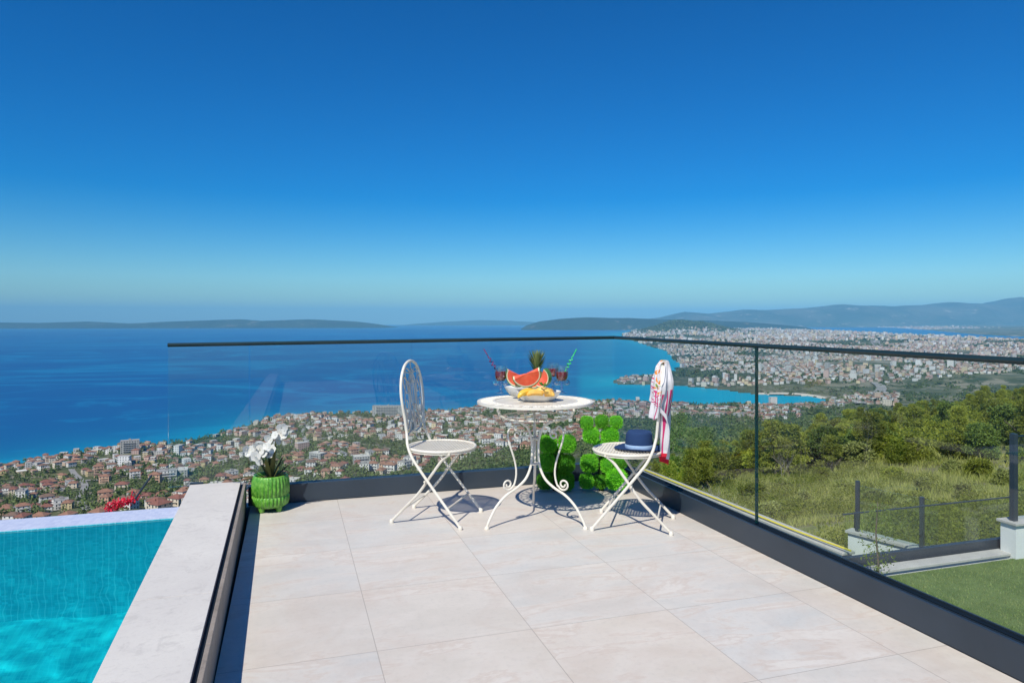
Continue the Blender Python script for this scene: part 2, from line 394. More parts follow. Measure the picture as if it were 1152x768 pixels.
zs=np.exp(np.linspace(math.log(5),math.log(27000),430))
me,_,_=gridmesh(us,zs,ground,'terrain'); me.materials.append(m_terr)
tag(link('terrain',me),kind='structure')

def sea_mat():
    t=NT('sea_water'); v=t.pos(); a=t.n('ShaderNodeAttribute',attribute_name='shallow')
    mp=t.n('ShaderNodeMapping'); t.l(v,mp.inputs[0]); mp.inputs['Rotation'].default_value=(0,0,.5); mp.inputs['Scale'].default_value=(1,2.2,1)
    n=t.noise(.0006,5,.55,mp.outputs[0],.9); n2=t.noise(.0016,5,.6,mp.outputs[0],.6); n3=t.noise(.00016,3,.5,v)
    st=t.ramp(n,[(.455,0.0),(.495,1.0),(.525,0.0),(.60,0.0)]); st2=t.ramp(n2,[(.48,0.0),(.50,.7),(.52,0.0)])
    big=t.ramp(n3,[(.40,0.0),(.60,1.0)])
    deep=t.mix(big,SEA1,SEA2)
    f=t.math('MULTIPLY',t.math('MAXIMUM',st,st2),.55); c=t.mix(f,deep,SEA3)
    c=t.mix(a.outputs['Fac'],c,SEA4)
    b=t.bump(t.noise(.25,3,.6,v),.25,.35)
    t.pbsdf(c,.42,.18,0,b); return t.m
SEA1=(.0006,.070,.235); SEA2=(.0008,.10,.29); SEA3=(.002,.22,.42); SEA4=(.002,.30,.42)
zs2=np.exp(np.linspace(math.log(300),math.log(62000),420)); us2=np.linspace(-1.6,1.6,300)
me,XC,ZC=gridmesh(us2,zs2,lambda x,z: SEA-(x*x+z*z)/(2*RE),'sea')
sh=np.exp(-pdist(P1,XC,ZC)/np.where(XC/ZC>.1,420,150))*np.where(XC/ZC>.1,.75,.35)+.25*np.exp(-pdist(P1,XC,ZC)/60)
bay=np.exp(-(((XC-sea_pt(880,450)[0])/330)**2+((ZC-sea_pt(880,450)[1])/420)**2))
sh=np.clip(sh+.5*bay,0,1)
at=me.attributes.new('shallow','FLOAT','POINT'); at.data.foreach_set('value',sh.astype(np.float32))
me.materials.append(sea_mat()); tag(link('sea',me),kind='structure')

# islands and mountains: real ridges at their own distance
def ridge(name,pts,Z,depth,mat,amp=.12,seed=1,foot=None):
    px=np.array([p[0] for p in pts],float); py=np.array([p[1] for p in pts],float)
    uu=np.linspace(px[0],px[-1],int(max(60,(px[-1]-px[0])/1.6))); crest=np.interp(uu,px,py)
    ts=np.linspace(-1,1,33); V=[]
    for t_ in ts:
        zc=Z+t_*depth; xc=(uu-CX)/F*Z
        drop=zc*zc/(2*RE)*(1+((uu-CX)/F)**2)
        hcrest=-(crest-HY)/F*Z+H+Z*Z/(2*RE)-SEA       # above sea at the crest
        w=math.cos(t_*math.pi/2)**1.15
        nz=(fbm(xc/(depth*.35),zc/(depth*.35)+0*xc,5,seed)-.5)*2
        rg=1-np.abs(fbm(xc/(depth*.22),zc/(depth*.5)+0*xc,4,seed+5)-.5)*2.6
        z=SEA+hcrest*w*(1+amp*nz*(1-w*.8))+hcrest*.22*(rg-.6)*w*(1-w)*2.2-6*(1-w)-drop
        V.append(np.stack([xc*CS+zc*SN,-xc*SN+zc*CS,z],-1))
    V=np.array(V); n,m=V.shape[:2]; a=(np.arange(n-1)[:,None]*m+np.arange(m-1)[None,:]).ravel()
    me=npmesh(name,V.reshape(-1,3),np.stack([a,a+1,a+m+1,a+m],-1)); me.materials.append(mat)
    return tag(link(name,me),kind='structure')
def hill_mat(name,a,b,c3,s=.0006):
    t=NT(name); v=t.pos(); n=t.noise(s,6,.65,v); n2=t.noise(s*3,5,.7,v)
    c=t.mix(t.ramp(n,[(.4,0.0),(.6,1.0)]),a,b); c=t.mix(t.ramp(n2,[(.60,0.0),(.68,.75)]),c,c3); t.pbsdf(c,.95,.1); return t.m
m_isl=hill_mat('island_scrub',(.012,.024,.020),(.024,.038,.030),(.22,.20,.17),.0009)
m_mtn=hill_mat('limestone_hills',(.026,.040,.034),(.085,.088,.075),(.36,.33,.30),.0007)
ridge('island',[(-420,369),(-300,366),(-180,362),(-60,361.5),(0,362),(45,362.5),(97,361.2),(146,363.4),(200,361),(271,358.8),(295,360.8),(347,358.8),(399,361.4),(418,363.6),(440,367),(452,371)],19500,1500,m_isl,seed=2)
ridge('island',[(430,368),(470,363.8),(505,361.5),(540,359.9),(568,360.6),(598,362),(640,364.5),(680,368)],33000,2500,m_isl,seed=5)
ridge('island',[(586,370),(592,366),(607,361.5),(630,358.6),(659,356.8),(690,357.6),(707,357.5),(740,359),(790,360),(840,362),(900,367)],14800,850,m_isl,seed=8)
ridge('hills',[(690,368),(715,361),(745,356.5),(770,350.5),(795,352.5),(818,350),(840,347.6),(860,348.6),(882,347.5),(900,346.2),(920,344.6),(944,341.6),(965,343.2),(987,343),(1012,343.6),(1040,342),(1066,338.8),(1085,340.4),(1108,341.5),(1125,338),(1141,334.8),(1160,335.5),(1200,334),(1260,338),(1400,332)],24500,3300,m_mtn,amp=.3,seed=14)


# ------------------------------------------------------------------ terrace, pool
fm=MB(); fm.box((-.245,-4.5,-.25),(2.375,4.925,0)); tag(fm.build('terrace',m_floor,smooth=False),kind='structure')
sl=MB(); sl.box((-.22,-4.6,-1.4),(2.46,5.12,-.26)); sl.box((-.30,4.928,-.26),(2.46,5.12,-.006)); sl.box((2.378,-4.6,-.26),(2.46,4.926,-.006))
tag(sl.build('terrace_slab',stone_mat('render_coat',(.5,.49,.47),(.42,.41,.39),(.3,.29,.28)),smooth=False),kind='structure')

pool=thing('swimming_pool','turquoise mosaic infinity pool with stone coping left of the tiled terrace','swimming pool',(-.6,4.0,0))
def pchild(name,mb,mats,smooth=False): 
    o=mb.build(name,mats,pool,smooth); o.location=(.6,-4.0,0); return o
CT=.165
def yl(x,y,s): return x-s*(y-2.3)        # the coping runs a little off the tile lines
def strip(x0,x1,s0,s1,y0,y1,z0,z1,mb=None):
    m=mb or MB(); A=[(yl(x0,y0,s0),y0),(yl(x1,y0,s1),y0),(yl(x1,y1,s1),y1),(yl(x0,y1,s0),y1)]
    return m.hull([(*p,z0) for p in A],[(*p,z1) for p in A])
cop=MB(); yy=[-4.5,-2.86,-1.40,.06,1.52,2.965,4.935]
for a,b in zip(yy[:-1],yy[1:]): strip(-.554,-.2815,.0225,.010,a+.0022,b-.0022,-.05,CT,cop)
bevel(pchild('coping',cop,m_coping),.001)
strip_=MB()
for a,b in zip(yy[:-1],yy[1:]): strip(-.262,-.2465,.010,.006,a+.001,b-.001,-.24,CT,strip_)
side=strip(-.2645,-.2455,.012,.012,-4.5,4.9,0,CT)
ks=MB(); 
for a,b in zip([-4.5]+[k*.6+.1 for k in range(-7,9)],[k*.6+.1 for k in range(-7,9)]+[4.93]): strip(-.2625,-.2462,.010,.010,a+.0008,b-.0008,-.2,CT,ks)
bevel(pchild('kerb',ks,m_kerb),.002)
sm_=strip(-.2805,-.2635,.010,.010,-4.5,4.93,-.1,CT-.018); pchild('slot_drain',sm_,m_rub)
WL=.098; PD=WL-1.36
bas=MB(); wx=lambda y:yl(-.53,y,.0225)
bas.add([(-8,4.379,PD),(wx(4.38),4.379,PD),(wx(4.38),4.379,WL+.004),(-8,4.379,WL+.004)],[(0,1,2,3)])           # far wall
bas.add([(wx(-4.5),-4.5,PD),(wx(-4.5),-4.5,WL+.06),(wx(4.38),4.379,WL+.06),(wx(4.38),4.379,PD)],[(0,1,2,3)])       # side wall
pchild('basin_wall',bas,m_mosA)
bf=MB(); bf.add([(-8,-4.5,PD),(wx(-4.5),-4.5,PD),(wx(4.38),4.379,PD),(-8,4.379,PD)],[(0,1,2,3)]); pchild('basin_floor',bf,m_mosB)
ov=MB(); ov.box((-8,4.381,-.6),(yl(-.555,4.5,.0225),4.615,WL+.008)); pchild('overflow_edge',ov,m_mosW)
# rippled water surface, a real mesh; outer part flat and coarse, visible part fine
us_=np.linspace(0,1,150); vs_=np.linspace(0,1,240)
Uw,Vw=np.meshgrid(us_,vs_); Yw=-1.2+Vw*(4.378+1.2); Xr=-.53-.0225*(Yw-2.3); Xl=-4.2; Xw=Xl+(Xr-Xl)*Uw
def rip(x,y):
    z=0
    rw=np.random.default_rng(4)
    for k in range(26):
        a=rw.uniform(0,2*np.pi); wl=rw.uniform(.07,.30); z=z+wl*.0012*np.sin((x*np.cos(a)+y*np.sin(a))*2*np.pi/wl+rw.uniform(0,6.28)+.6*np.sin(x*1.3+k)+.5*np.sin(y*1.7-k))/2.2
    return z
ed_=np.clip((4.378-Yw)/.10,0,1)*np.clip((Xr-Xw)/.06,0,1)
Zw=WL+rip(Xw,Yw)*ed_
nn_,mm_=Uw.shape; a_=(np.arange(nn_-1)[:,None]*mm_+np.arange(mm_-1)[None,:]).ravel()
wme=npmesh('pool_water',np.stack([Xw,Yw,Zw],-1).reshape(-1,3),np.stack([a_,a_+1,a_+mm_+1,a_+mm_],-1)); wme.materials.append(m_water)
wm=link('pool_water',wme); tag(wm,kind='structure'); wm.cycles.is_caustics_caster=True
wt=MB(); wt.add([(-8,-4.5,WL),(-.37,-4.5,WL),(-.45,-1.2,WL),(-8,-1.2,WL)],[(0,1,2,3)]); wt.add([(-8,-1.2,WL),(-4.2,-1.2,WL),(-4.2,4.378,WL),(-8,4.378,WL)],[(0,1,2,3)])
wm2=wt.build('pool_water',m_water,smooth=True); tag(wm2,kind='structure'); wm2.cycles.is_caustics_caster=True
for o_p in pool.children:
    if o_p.name.startswith('basin'): o_p.cycles.is_caustics_receiver=True

# ------------------------------------------------------------------ glass railings
def panel(mb,p,q,z0,z1,t=.0085):
    p=Vector((*p,0)); q=Vector((*q,0)); d=(q-p).normalized(); n=Vector((-d.y,d.x,0))*t
    b=[p-n,q-n,q+n,p+n]; return mb.hull([(v.x,v.y,z0) for v in b],[(v.x,v.y,z1) for v in b])
def railing(label,loc,segs,base,rail,dark=True):
    t=thing('glass_railing',label,'glass railing',loc); L=Vector(loc)
    def ch(n,mb,m,sm=False): o=mb.build(n,m,t,sm); o.location=-L; return o
    for a,b,z0,z1 in segs: ch('glass_panel',panel(MB(),a,b,z0,z1),m_glass)
    return t,ch
gb=4.975; gr_=2.425
t1,ch=railing('clear glass railing along the back of the terrace behind the table',(.8,gb,0),
   [((-.748,gb),(-.26,gb),.15,1.075),((-.252,gb),(.826,gb),.08,1.08),((.834,gb),(gr_-.012,gb),.08,1.085)],None,None)
b=MB(); b.box((-.262,4.929,0),(gr_+.03,4.965,.126)); b.box((-.262,4.985,0),(gr_+.03,5.02,.122)); bevel(ch('base_channel',b,m_frame),.003)
b=MB(); b.tube([(-.752,gb,1.068),(gr_+.006,gb,1.092)],.0125,4); ch('handrail',b,m_rail)
b=MB(); b.box((-.62,4.962,.10),(-.54,4.989,.168)); ch('clamp',b,m_frame)
b=MB(); q0=c2w((171-CX)/F*4.72,4.72); q1=c2w((152-CX)/F*4.66,4.66); b.tube([(*q0,H-(534-HY)/F*4.72),(*q1,H-(561-HY)/F*4.66)],.0075,6); ch('brace',b,m_frame)
b=MB(); b.box((.8272,4.9675,.127),(.8328,4.9825,1.08)); ch('joint_seal',b,m_glass2)
ys=[4.966,3.215,1.46,-.30,-2.1]
segs=[((gr_,ys[i]),(gr_,ys[i+1]+.008),.08,1.088) for i in range(4)]
t2,ch=railing('clear glass railing along the right side of the terrace above the garden',(gr_,2.5,0),segs,None,None)
b=MB(); b.box((2.378,-4.5,0),(2.388,4.927,.126)); b.box((2.464,-4.5,0),(2.474,4.927,.120)); bevel(ch('base_channel',b,m_frame),.002)
b=MB(); b.tube([(gr_,-4.5,1.085),(gr_,4.96,1.092)],.0125,4); ch('handrail',b,m_rail)
for yj in ys[1:4]:
    b=MB(); b.box((gr_-.0088,yj+.0012,.127),(gr_+.0088,yj+.0068,1.078)); ch('joint_seal',b,m_seal)
# dark gaskets along the panel feet
b=MB(); b.box((2.389,-4.5,.01),(2.4160,4.92,.119)); b.box((2.4340,-4.5,.01),(2.4635,4.92,.114)); ch('gasket',b,m_rub)

# ------------------------------------------------------------------ bistro chairs and table
TR=.0085
def make_chair(label,loc,rz):
    t=thing('bistro_chair',label,'chair',loc,rz,'white iron bistro chairs at the round table')
    # back frame and front feet: one bent tube
    half=[(.225,.200,.012),(.150,.196,.105),(.060,.192,.215),(-.020,.188,.315),(-.085,.182,.400),(-.120,.170,.470),(-.134,.150,.520),(-.142,.140,.560),(-.150,.150,.640),(-.158,.166,.720),(-.166,.168,.800),(-.172,.146,.880),(-.176,.100,.940),(-.178,.050,.966)]
    pts=half+[(-.1785,0,.974)]+[(x,-y,z) for x,y,z in reversed(half)]
    f=MB(); f.tube(crom(pts,5),TR,8); f.build('back_frame',m_white,t)
    # seat legs
    for s in (1,-1):
        y=s*.172
        l=MB(); l.tube(crom([(.150,y,.436),(.100,y,.395),(.030,y,.300),(-.050,y,.190),(-.140,y,.098),(-.225,y,.012)],5),TR,8); l.build('leg',m_whiteworn,t)
    r_=MB()
    r_.tube([(.142,.196,.115),(.142,-.196,.115)],.0055,8); r_.build('stretcher',m_whiteworn,t)
    r_=MB(); r_.tube([(-.150,.172,.090),(-.150,-.172,.090)],.0055,8); r_.build('stretcher',m_whiteworn,t)
    pv=MB(); 
    for s in (1,-1): pv=MB(); pv.tube([(.0,s*.202,.268),(.0,s*.160,.268)],.007,8); pv.build('pivot_pin',m_whiteworn,t)
    # seat: rim + woven lattice
    st=MB(); cx=.035; z=.448; rr=.208
    st.tube([(cx+rr*math.cos(a),rr*math.sin(a),z) for a in np.linspace(0,2*math.pi,49)[:-1]],.0085,8,True)
    st.tube([(cx+(rr-.001)*math.cos(a),(rr-.001)*math.sin(a),z-.014) for a in np.linspace(0,2*math.pi,49)[:-1]],.004,6,True)
    n=11; w=.0036
    for k in range(-n,n+1):
        u=k*.0183; h=math.sqrt(max(0,rr*rr-u*u))
        if h<.02: continue
        st.box((cx+u-w,-h,z-.001),(cx+u+w,h,z+.0035)); st.box((cx-h,u-w,z-.0045),(cx+h,u+w,z+.0002))
    st.box((cx-.19,-.006,z-.012),(cx+.19,.006,z-.005)); st.build('seat',m_white,t,loc=(0,0,0))
    hg=MB()
    hg.tube([(.150,.19,.438),(.150,-.19,.438)],.007,8); hg.tube([(-.112,.176,.446),(-.112,-.176,.446)],.007,8); hg.build('seat_bracket',m_whiteworn,t)
    # filigree of the back
    g=MB(); q=.0038
    X=lambda z:-.142-(z-.56)*.088 if z>.56 else -.134-(z-.52)*.2
    def loop(cy,cz,ry,rz,n=22,a0=0,a1=2*math.pi,tilt=0):
        pts=[]
        for k in range(n+1):
            a=a0+(a1-a0)*k/n; yy=ry*math.cos(a); zz=rz*math.sin(a)
            y_=cy+yy*math.cos(tilt)-zz*math.sin(tilt); z_=cz+yy*math.sin(tilt)+zz*math.cos(tilt); pts.append((X(z_),y_,z_))
        g.tube(pts,q,6)
    loop(0,.755,.062,.15); loop(0,.775,.030,.085)
    for s in (1,-1):
        loop(s*.082,.74,.040,.115,tilt=s*.10); loop(s*.098,.83,.022,.055,tilt=s*-.35); loop(s*.055,.885,.035,.05,tilt=s*-.5)
        loop(s*.050,.585,.036,.042,a0=-1.2,a1=4.0 if s>0 else 4.4); loop(s*.088,.60,.03,.05,tilt=s*-.3); loop(s*.03,.66,.022,.05,tilt=s*.4)
        loop(s*.105,.68,.026,.06)
        g.tube([(X(.545),s*.137,.545),(X(.60),s*.06,.63),(X(.70),s*.004,.70)],q,6)
        g.tube([(X(.92),s*.11,.915),(X(.90),s*.04,.90),(X(.90),0,.925)],q,6)
    g.tube([(X(.52),0,.50),(X(.6),0,.60),(X(.97),0,.968)],q,6)
    g.tube(crom([(-.134,.150,.520),(-.137,.07,.548),(-.137,0,.535),(-.137,-.07,.548),(-.134,-.150,.520)],4),.0055,6)
    g.build('scrollwork',m_whiteworn,t)
    for x,y in ((.225,.200),(.225,-.200),(-.225,.172),(-.225,-.172)):
        p=MB(); p.lathe([(.0125,0),(.0135,.006),(.0125,.018),(.009,.024)],12,(x,y,0)); p.build('foot_cap',m_white,t)
    return t
CH1=c2w(-.469,4.344); CH2=c2w(.737,4.215)
chair=make_chair('white iron folding chair with empty seat standing left of the table',(*CH1,0),-YAW-R(15))
chair2=copy_tree(chair); chair2.location=(*CH2,0); chair2.rotation_euler=(0,0,R(180)-YAW-R(15)); chair2['label']='white iron folding chair right of the table with hat and striped towel on it'

TC=c2w(.142,4.275)
tb=thing('bistro_table','round white wrought iron table with scrolled legs, set with fruit and drinks','table',(*TC,0),-YAW)
top=MB(); ZT=.735
def ring(mb,r,z,w,h,n=64):   # flat ring of radial width w
    return mb.lathe([(r-w,z),(r-w,z+h),(r,z+h),(r,z),(r-w,z)],n,cap=False)
top.lathe([(.001,ZT-.004),(.247,ZT-.004),(.247,ZT),(.001,ZT)],72); top.build('tabletop',m_whiteworn,tb)
bd=MB(); ring(bd,.262,ZT-.003,.0145,.006); ring(bd,.352,ZT-.006,.018,.0075,72)
bd.lathe([(.353,ZT-.011),(.356,ZT-.011),(.356,ZT+.001),(.353,ZT+.001),(.353,ZT-.011)],72,cap=False); bd.build('rim',m_white,tb)
fr=MB()
for k in range(30):
    a=2*math.pi*k/30; ca,sa=math.cos(a),math.sin(a)
    def pol(r,d): return ((r*math.cos(a+d)),(r*math.sin(a+d)),ZT-.001)
    fr.tube([pol(.260,0),pol(.337,0)],.0042,4)
    pts=[pol(.297+.026*math.cos(q_),.105+.072*math.sin(q_)) for q_ in np.linspace(0,2*math.pi,15)[:-1]]
    fr.tube(pts,.0038,4,True)
    fr.tube([pol(.262,.06),pol(.28,.105),pol(.262,.15)],.005,4)
    fr.tube([pol(.312,.105),pol(.337,.105)],.004,4)
fr.build('openwork',m_white,tb)
def spiral(cx,cz,r0,turns,a0,sgn=1,n=26,taper=.25):
    return [(cx+r0*(1-(1-taper)*k/n)*math.cos(a0+sgn*turns*2*math.pi*k/n),cz+r0*(1-(1-taper)*k/n)*math.sin(a0+sgn*turns*2*math.pi*k/n)) for k in range(n+1)]
for ang in (90,210,330):
    a=R(ang); P3=lambda r,z:(r*math.cos(a),r*math.sin(a),z)
    l=MB(); main=[(.335,.012),(.315,.055),(.270,.125),(.205,.182),(.125,.222),(.065,.270),(.030,.345),(.022,.43),(.028,.51),(.055,.575),(.115,.618),(.190,.638),(.243,.662),(.262,.700),(.262,.730)]
    l.tube([P3(v.x,v.y) for v in crom([(x,z,0) for x,z in main],5)],.0078,8)
    l.lathe([(.015,0),(.016,.006),(.012,.014),(.008,.018)],12,(P3(.335,0)[0],P3(.335,0)[1],0)); l.build('leg',m_white,tb)
    s=MB()
    up=spiral(.128,.540,.031,1.35,R(60),1); up=list(reversed(up))
    body=[(.158,.592),(.185,.575),(.192,.535),(.175,.470),(.150,.400),(.135,.330),(.138,.275),(.152,.235)]
    dn=spiral(.192,.246,.036,1.5,R(200),1)
    pth=up+body+dn
    s.tube([P3(v.x,v.y) for v in crom([(x,z,0) for x,z in pth],2)],.0058,8); s.build('scroll',m_white,tb)
cen=MB(); 
for z in (.345,.50): cen.lathe([(.020,z),(.031,z+.002),(.031,z+.012),(.020,z+.014)],20)
cen.tube([(0,0,.34),(0,0,.60)],.006,8); 
cen.tube([(.21*math.cos(x),.21*math.sin(x),.640) for x in np.linspace(0,2*math.pi,41)[:-1]],.005,6,True); cen.build('collar',m_whiteworn,tb)

# ------------------------------------------------------------------ things on the table
TT=ZT+.002
def on_table(px,py):                    # world xy of a table-top point
    zc=F*(H-TT)/(py-HY); return c2w((px-CX)/F*zc,zc)
m_bowl=M('glazed_white_china',(.80,.79,.76),rough=.18,spec=.6)
m_flesh=M('watermelon_flesh',(.80,.10,.055),(.85,.17,.09),scale=30,rough=.3,spec=.5,bump=.2,bdist=.002)
m_rindw=M('watermelon_pale_rind',(.75,.68,.48),rough=.4)
m_rindg=M('watermelon_green_rind',(.04,.14,.03),(.10,.25,.06),scale=20,rough=.35)
m_melon=M('melon_flesh',(.85,.42,.07),(.86,.55,.14),scale=25,rough=.4)
m_banana=M('yellow_fruit_skin',(.80,.52,.06),(.70,.40,.05),scale=18,rough=.4)
def bowl(name,label,px,py,rx,h,rz=0,sq=1.0):
    x,y=on_table(px,py); pr=[(.58,0),(.62,.04),(.74,.20),(.87,.52),(.965,.86),(1.0,1.0),(.975,1.0),(.93,.86),(.83,.56),(.66,.28),(.0,.16)]
    b_=MB(); b_.lathe([(r*rx,z*h) for r,z in pr],48,cap=False); b_.add([(r*rx*math.cos(a),r*rx*math.sin(a),0) for r in (.58,) for a in np.linspace(0,2*math.pi,25)[:-1]],[tuple(range(24))])
    o=b_.build(name,m_bowl); o.location=(x,y,TT); o.scale=(1,sq,1); o.rotation_euler=(0,0,-YAW+rz); return tag(o,label,'bowl')
B1=bowl('fruit_bowl','front white china bowl filled with orange melon pieces on the table',605,450.5,.143,.060,0,.72)
B2=bowl('fruit_bowl','rear left white china bowl with watermelon wedges behind the front bowl',587,444.5,.118,.058,.4,.8)
def wedge(label,loc,r,th,rot,a0=R(180),a1=R(360)):   # slice of melon: half disc, thick th, rind along the arc
    t=thing('watermelon_slice',label,'watermelon slice',loc,0); t.rotation_euler=rot
    n=22
    def sec(r0,r1,hw,nm,mm,inner=None):
        b_=MB(); A=np.linspace(a0,a1,n+1)
        vs=[];fs=[]
        for s in (-1,1):
            for a in A:
                vs.append((r0*math.cos(a),s*hw(r0),r0*math.sin(a))); vs.append((r1*math.cos(a),s*hw(r1),r1*math.sin(a)))
        o=2*(n+1)
        for k in range(n):
            i=2*k
            fs+=[(i,i+1,i+3,i+2),(o+i,o+i+2,o+i+3,o+i+1),(i+1,o+i+1,o+i+3,i+3),(i,i+2,o+i+2,o+i)]
        fs+=[(0,o,o+1,1),(2*n,2*n+1,o+2*n+1,o+2*n)]
        b_.add(vs,fs); return b_.build(nm,mm,t)
    hw=lambda r_:th*(.12+.88*r_/r)
    sec(.002,r*.86,hw,'flesh',m_flesh); sec(r*.861,r*.945,hw,'pale_rind',m_rindw); sec(r*.946,r,hw,'rind',m_rindg)
    return t
def tpos(px,py,zc): return (*c2w((px-CX)/F*zc,zc),H-(py-HY)/F*zc)
# curved wedges: flesh towards the camera, rind down and behind
wedge('left watermelon slice leaning in the rear bowl, tip pointing up',tpos(583,421,4.33),.078,.021,(R(14),R(24),-YAW+R(8)))
wedge('long middle watermelon slice lying across the fruit bowls',tpos(592,420,4.27),.090,.020,(R(30),R(-20),-YAW+R(-8)))
wedge('right watermelon slice standing with its pale rind edge to the front',tpos(609,424,4.25),.062,.020,(R(8),R(-62),-YAW+R(-38)))
wedge('small watermelon slice tucked behind the right one',tpos(599,425,4.36),.064,.018,(R(20),R(20),-YAW+R(5)))
bx,by=on_table(605,452)
random.seed(5)
for k,(dx,dy,rz,m_,ln) in enumerate([(-.065,-.03,.5,m_banana,.075),(-.02,-.045,.1,m_melon,.055),(.03,-.045,-.2,m_melon,.06),(.07,-.02,-.6,m_melon,.05),(-.03,.0,.9,m_melon,.05),(.045,.01,.3,m_banana,.055),(.005,-.015,-.1,m_melon,.05),(-.075,.01,1.2,m_banana,.05),(.082,.015,1.,m_melon,.04)]):
    b_=MB(); pts=[(ln*math.cos(t_)*.9,0,ln*.55*math.sin(t_)) for t_ in np.linspace(.35,math.pi-.35,9)]
    b_.tube(pts,[.006,.013,.017,.019,.020,.019,.017,.013,.006],8); o=b_.build('melon_piece',m_)
    d=Matrix.Rotation(-YAW,4,'Z')@Vector((dx*.92,dy*.75,0)); o.location=(bx+d.x,by+d.y,TT+.026+.007*(k%3)); o.rotation_euler=(R(20*(k%2)-10),R(8*(k%3)-8),-YAW+rz)
    tag(o,('curved yellow fruit piece' if m_ is m_banana else 'orange melon piece')+' heaped in the front white bowl','melon piece' if m_ is m_melon else 'fruit piece','cut fruit in the front bowl')
# green leaf garnish
b_=MB()
for k in range(9): b_.leaf((random.uniform(-.01,.01),random.uniform(-.01,.01),0),(random.uniform(-.02,.02),random.uniform(-.02,.01),random.uniform(.01,.03)),.012)
o=b_.build('mint_sprig',leafmat('mint',(.05,.22,.03),(.10,.32,.05))); o.location=tpos(612,434,4.13); tag(o,'small green mint sprig on the fruit in the front bowl','herb')
# pineapple
pa=thing('pineapple','whole pineapple with spiky green crown standing behind the watermelon','pineapple',(*on_table(604,441),TT),0)
b_=MB(); prof=[(0,.0),(.035,.004),(.050,.03),(.056,.07),(.054,.105),(.042,.135),(.018,.15),(0,.152)]; b_.lathe(prof,28)
t=NT('pineapple_skin'); v=t.obj(); vo=t.n('ShaderNodeTexVoronoi'); vo.inputs['Scale'].default_value=75; t.l(v,vo.inputs['Vector'])
t.pbsdf(t.mix(t.ramp(vo.outputs['Distance'],[(.15,0.0),(.6,1.0)]),(.42,.22,.04),(.16,.12,.03)),.5,.4,0,t.bump(vo.outputs['Distance'],-.8,.01)); b_.build('fruit',t.m,pa)
b_=MB()
for k in range(64):
    i=k/64; a=k*2.4; s=(1-i); r_=.020*s+.004; L=.050+.080*math.sin(min(1,i*1.2)*math.pi*.72)
    d=Vector((math.cos(a)*(.22+.40*s),math.sin(a)*(.22+.40*s),1.0)).normalized()
    base=Vector((math.cos(a)*r_*.5,math.sin(a)*r_*.5,.138+.050*i)); side=Vector((-math.sin(a),math.cos(a),0))*.0065
    mid=base+d*L*.55; tip=base+d*L+Vector((math.cos(a),math.sin(a),0))*L*.16*s
    b_.add([base-side,base+side,mid+side*.9,tip,mid-side*.9],[(0,1,2,3,4)])
b_.build('leaf_crown',leafmat('pineapple_leaf',(.16,.20,.07),(.28,.28,.10),(.10,.16,.05),trans=.15),pa)
# goblets
m_goblet=thin_glass('goblet_glass',tint=(.90,.95,.97),base=.09)
m_stem=thin_glass('goblet_stem_glass',tint=(.72,.86,.96),base=.38)
t=NT('red_drink'); p=t.pbsdf((.34,.006,.012),.05,.6); t_=t.n('ShaderNodeBsdfTransparent'); t_.inputs[0].default_value=(.75,.05,.06,1); mx=t.n('ShaderNodeMixShader'); mx.inputs[0].default_value=.35; t.l(p.outputs[0],mx.inputs[1]); t.l(t_.outputs[0],mx.inputs[2]); t.l(mx.outputs[0],t.out.inputs[0]); m_red=t.m
def goblet(label,px,py,side,fill=.135):
    x,y=on_table(px,py); g=thing('goblet',label,'goblet',(x,y,TT),-YAW); g.scale=(1.14,1.14,1.10)
    b_=MB(); b_.lathe([(.0,.004),(.030,.003),(.033,0),(.034,.002),(.012,.008),(.006,.014),(.005,.022),(.010,.030),(.005,.038),(.009,.046),(.006,.054),(.014,.060),(.012,.066)],24,cap=False)
    for s in (1,-1):    # curled glass ornament on both sides of the stem
        pts=[(s*(.012+.024*u),0,.05+.0*u) for u in (0,)]
        for k in range(20):
            a=R(-90)+k/19*R(450); r_=.016*(1-.55*k/19); pts.append((s*(.030+r_*math.cos(a)),0,.064+r_*math.sin(a)))
        b_.tube(crom(pts,2),.0042,6)
    b_.build('stem',m_stem,g)
    b_=MB(); b_.lathe([(.010,.066),(.024,.072),(.034,.088),(.0375,.108),(.0365,.150),(.035,.166),(.0340,.166),(.0352,.150),(.036,.108),(.0325,.090),(.022,.075),(.0,.071)],32,cap=False); b_.build('bowl',m_goblet,g)
    b_=MB(); b_.lathe([(0,.0735),(.021,.076),(.0315,.0905),(.0350,.108),(.0352,fill-.002),(.034,fill),(0,fill)],28,cap=False); b_.build('drink',m_red,g)
    return g,(x,y)
g1,p1=goblet('left goblet of red drink with a purple straw on the table',563.5,441.5,-1,.132)
g2,p2=goblet('front right goblet of red drink with a green straw on the table',632,441.5,1,.130)
g3,p3=goblet('rear right goblet of red drink half hidden behind the fruit',622,436,1,.128)
def straw(label,p,lean,colr,L=.27):
    x,y=p; m_=M('straw_'+colr[0],colr[1],colr[2],scale=60,rough=.3,lo=.45,hi=.55)
    d=Vector((lean*CS,-lean*SN,1)).normalized(); u=d.orthogonal().normalized(); w=d.cross(u); s0=Vector((x,y,TT+.085))-d*0
    s0=Vector((x-lean*.02*CS,y+lean*.02*SN,TT+.082)); pts=[]
    for k in range(90):
        q=k/89; c=s0+d*L*q
        if .36<q<.74: 
            e=math.sin((q-.36)/.38*math.pi)**.5*.011; a=(q-.36)*2*math.pi*9; c=c+u*e*math.cos(a)+w*e*math.sin(a)
        pts.append(c)
    b_=MB(); b_.tube(pts,.0033,6); o=b_.build('drinking_straw',m_); return tag(o,label,'straw')
straw('dark purple curly straw leaning left out of the left goblet',p1,-.60,('purple',(.035,.015,.06),(.28,.04,.14)),.25)
